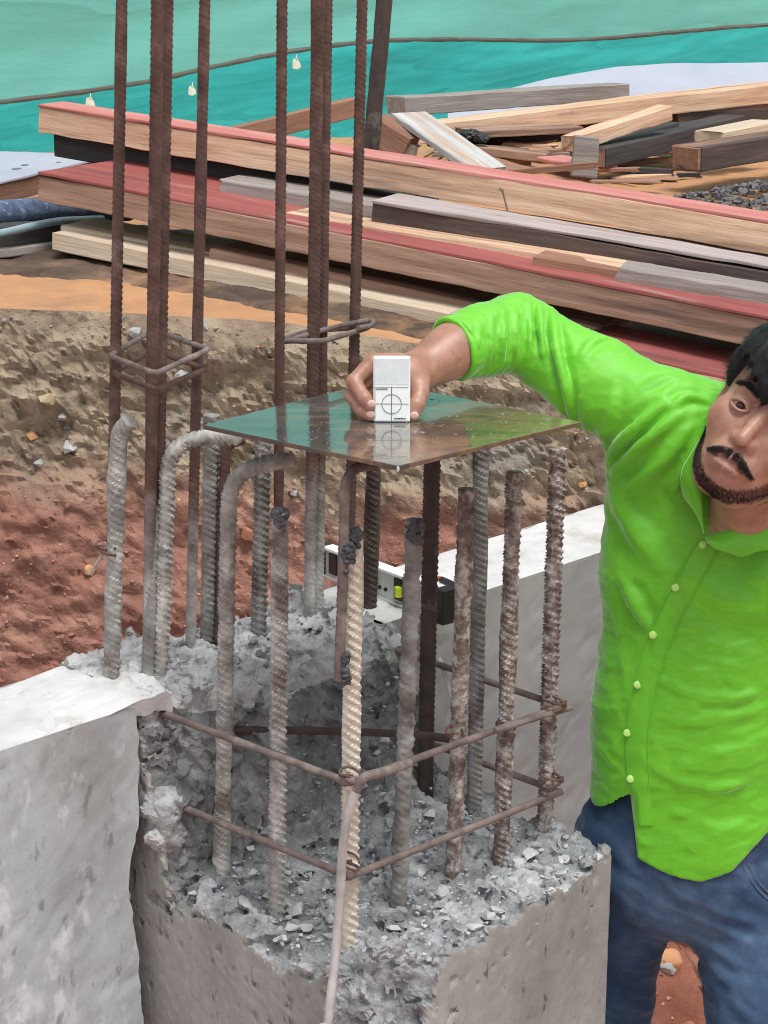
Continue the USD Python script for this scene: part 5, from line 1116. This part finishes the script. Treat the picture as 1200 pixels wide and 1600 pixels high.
# rolled cuff, collar, placket, buttons, seams lie on the shirt's surface
def ontoshirt(px, py, off=0.):
    d = ray(px, py); d = d / np.linalg.norm(d); hit = shirt.ray.intersects_location([EYE], [d], multiple_hits=False)[0]
    t = np.linalg.norm(hit[0] - EYE) if len(hit) else 2.75
    return EYE + d * (t - off)
th = np.linspace(0, 2 * np.pi, 60, endpoint=False); a1 = np.cross(cd, [0, 0, 1.]); a1 /= np.linalg.norm(a1); a2 = np.cross(a1, cd)
ringc = CUFF - cd * .006
def cuff_sdf(w):
    a_ = (w - CUFF) @ cd; rad = np.linalg.norm((w - CUFF) - a_[:, None] * cd, axis=1); ph_ = np.arctan2((w - CUFF) @ a1, (w - CUFF) @ a2)
    R_ = .0475 + .0035 * np.sin(ph_ * 3 + 1) * .5 + .10 * np.clip(a_, -.04, .02) + .006 * (fbm(w * 34, 3, 4) - .5)
    lo_ = -.030 + .006 * np.sin(ph_ * 2 + .6) + .003 * np.sin(ph_ * 5)
    d = smax(smax(rad - R_, a_ - .010 - .002 * np.sin(ph_ * 3), .006), lo_ - a_, .006); return smax(d, -smax(rad - R_ + .0085, -.012 - a_, .003), .004)
part('rolled_cuff', nets(cuff_sdf, CUFF - .08, CUFF + .08, .0028), 'shirt_green', shirt_p, smooth=True)
def cloth_strip(cols, mat, name, thick=.0022, parent=shirt_p):
    """rows of points -> a thin quilted sheet with thickness towards the lens"""
    A = np.array(cols); nr, nc = A.shape[:2]; B = A + FWD * thick * 1.8
    V = np.vstack([A.reshape(-1, 3), B.reshape(-1, 3)]); fA = grid_faces(nr, nc); fB = grid_faces(nr, nc, True) + nr * nc; ed = []
    def rim(ids):
        for a, b in zip(ids[:-1], ids[1:]): ed.append([a, b, b + nr * nc, a + nr * nc])
    I = np.arange(nr * nc).reshape(nr, nc); rim(list(I[0])); rim(list(I[:, -1])); rim(list(I[-1][::-1])); rim(list(I[:, 0][::-1]))
    m = tri(V, np.vstack([fA, fB, ed])); m.fix_normals(); return part(name, m, mat, parent, smooth=50)
plk = smooth_path([(1092, 848, 0), (1055, 915, 0), (1018, 990, 0), (994, 1070, 0), (982, 1145, 0), (984, 1215, 0), (991, 1290, 0)], 40)[:, :2]
rows = []
for k, (x, y) in enumerate(plk):
    w_ = 33 if k < 34 else 30
    rows.append([ontoshirt(x + w_ * u_ , y + 10 * u_ * (k < 26), .0012 + .0020 * math.sin(math.pi * min(1, max(0, u_ * 1.0))) ** .3) for u_ in np.linspace(-.18, 1, 7)])
cloth_strip(rows, 'shirt_green', 'placket')
for u_ in (-.1, .92):
    part('stitching', tube([r_[0] + (r_[-1] - r_[0]) * (u_ + .18) / 1.18 - FWD * .0022 for r_ in rows], .00055, 6), 'shirt_green', shirt_p, label='stitched line along the placket')
for (x, y) in ((1098, 851), (1055, 918), (1020, 992), (996, 1070), (980, 1145), (985, 1217)):
    c = ontoshirt(x, y, .0045); n_ = -ray(x, y); n_ /= np.linalg.norm(n_)
    part('button', tube(np.array([c - n_ * .0012, c, c + n_ * .0012]), np.array([.0050, .0058, .0046]), 18), 'button', shirt_p, smooth=40)
def leaf(outline_a, outline_b, n=22, m=9, lift=.004, puff=.004):
    a = smooth_path([(*q, 0) for q in outline_a], n)[:, :2]; b = smooth_path([(*q, 0) for q in outline_b], n)[:, :2]
    return a, b, n, m, lift, puff
def collar(name, oa, ob, depth_a, depth_b, puff=.011, proj=True):
    a, b, n, m, lift, _ = leaf(oa, ob); rows = []
    for k in range(n):
        pa = U(a[k, 0], a[k, 1], np.interp(k, [0, n - 1], depth_a)); pb = U(b[k, 0], b[k, 1], np.interp(k, [0, n - 1], depth_b))
        pb = ontoshirt(b[k, 0], b[k, 1], .007) if proj and np.linalg.norm(ontoshirt(b[k, 0], b[k, 1]) - pb) < .12 else pb
        rows.append([lerp(pa, pb, t) - FWD * puff * math.sin(math.pi * (.15 + .7 * t)) + UP * .0015 * math.sin(k * .9 + t * 3) for t in np.linspace(0, 1, m)])
    cloth_strip(rows, 'shirt_green', name, .003)
collar('collar', [(1128, 640), (1112, 690), (1099, 740), (1097, 790), (1101, 838)], [(1116, 658), (1080, 706), (1064, 742), (1066, 775), (1080, 790)], (2.69, 2.615), (2.675, 2.605))
collar('collar', [(1101, 840), (1140, 826), (1180, 818), (1240, 800)], [(1104, 848), (1140, 866), (1172, 866), (1240, 846)], (2.615, 2.62), (2.598, 2.60), proj=False)

# --- jeans, shoes
KN_R, AN_R = U(952, 1560, 2.86), np.array([U(948, 1560, 2.88)[0] - .03, 2.92, -.86])
KN_L, AN_L = U(1185, 1640, 2.68), np.array([U(1185, 1640, 2.7)[0] + .05, 2.78, -.86])
def jeans_sdf(w):
    d = ell(w, HIP + [0, 0, -.02], (.155, .117, .13))
    d = smin(d, ell(w, HIP + [0, .0, -.10], (.152, .112, .11)), .05)
    d = smin(d, chain(w, [U(985, 1330, 2.79), KN_R, AN_R], [.092, .066, .050], .03), .035); d = smin(d, chain(w, [U(1165, 1390, 2.77), KN_L, AN_L], [.094, .070, .052], .03), .035)
    i = np.flatnonzero(np.abs(d) < .03); p = w[i]; qx = np.stack([p[:, 0] * 9, p[:, 1] * 9, p[:, 2] * 17 + p[:, 0] * 8], -1)
    d[i] -= .014 * (fbm(qx, 4, 13) - .5) + .009 * (1 - np.abs(2 * fbm(qx * 1.6 + 3, 2, 18) - 1) - .7)
    return d
jeans = nets(jeans_sdf, [AN_R[0] - .16, 2.5, -.90], [HIP[0] + .30, 3.12, HIP[2] + .12], .006)
jp = part('jeans', jeans, 'denim', man, smooth=True)
WORLD[jp] = WORLD[man]
def ontojeans(px, py, off=0.):
    d = ray(px, py); d = d / np.linalg.norm(d); t = 2.2
    for _ in range(70):
        s_ = float(jeans_sdf((EYE + d * t)[None])[0]); t += min(.03, s_ * .7)
        if t > 4: return None
    return EYE + d * (t - off)
for nm, pth_ in (('pocket_seam', [(1160, 1352), (1180, 1385), (1205, 1410)]), ('pocket_seam', [(1168, 1350), (1188, 1382), (1212, 1405)])):
    pp_ = [ontojeans(*q, .0003) for q in pth_]; pp_ = [q for q in pp_ if q is not None]
    if len(pp_) > 1: part(nm, tube(smooth_path(pp_, 24), .0016, 8), 'denim_seam', jp, smooth=True)
for an, dx in ((AN_R, -.02), (AN_L, .01)):
    sh = nets(lambda w, an=an: smax(smin(smin(cone(w, an + [dx, .03, -.02], an + [dx - .01, -.03, -.03], .045, .042), cone(w, an + [dx - .01, -.03, -.035], an + [dx - .03, -.15, -.05], .042, .034), .03), cone(w, an + [0, 0, 0], an + [0, 0, -.03], .048, .045), .03), -(w[:, 2] + .945), .004), an - [.12, .24, .12], an + [.1, .12, .08], .006)
    part('shoe', sh, 'shoe_blue', man, smooth=True)
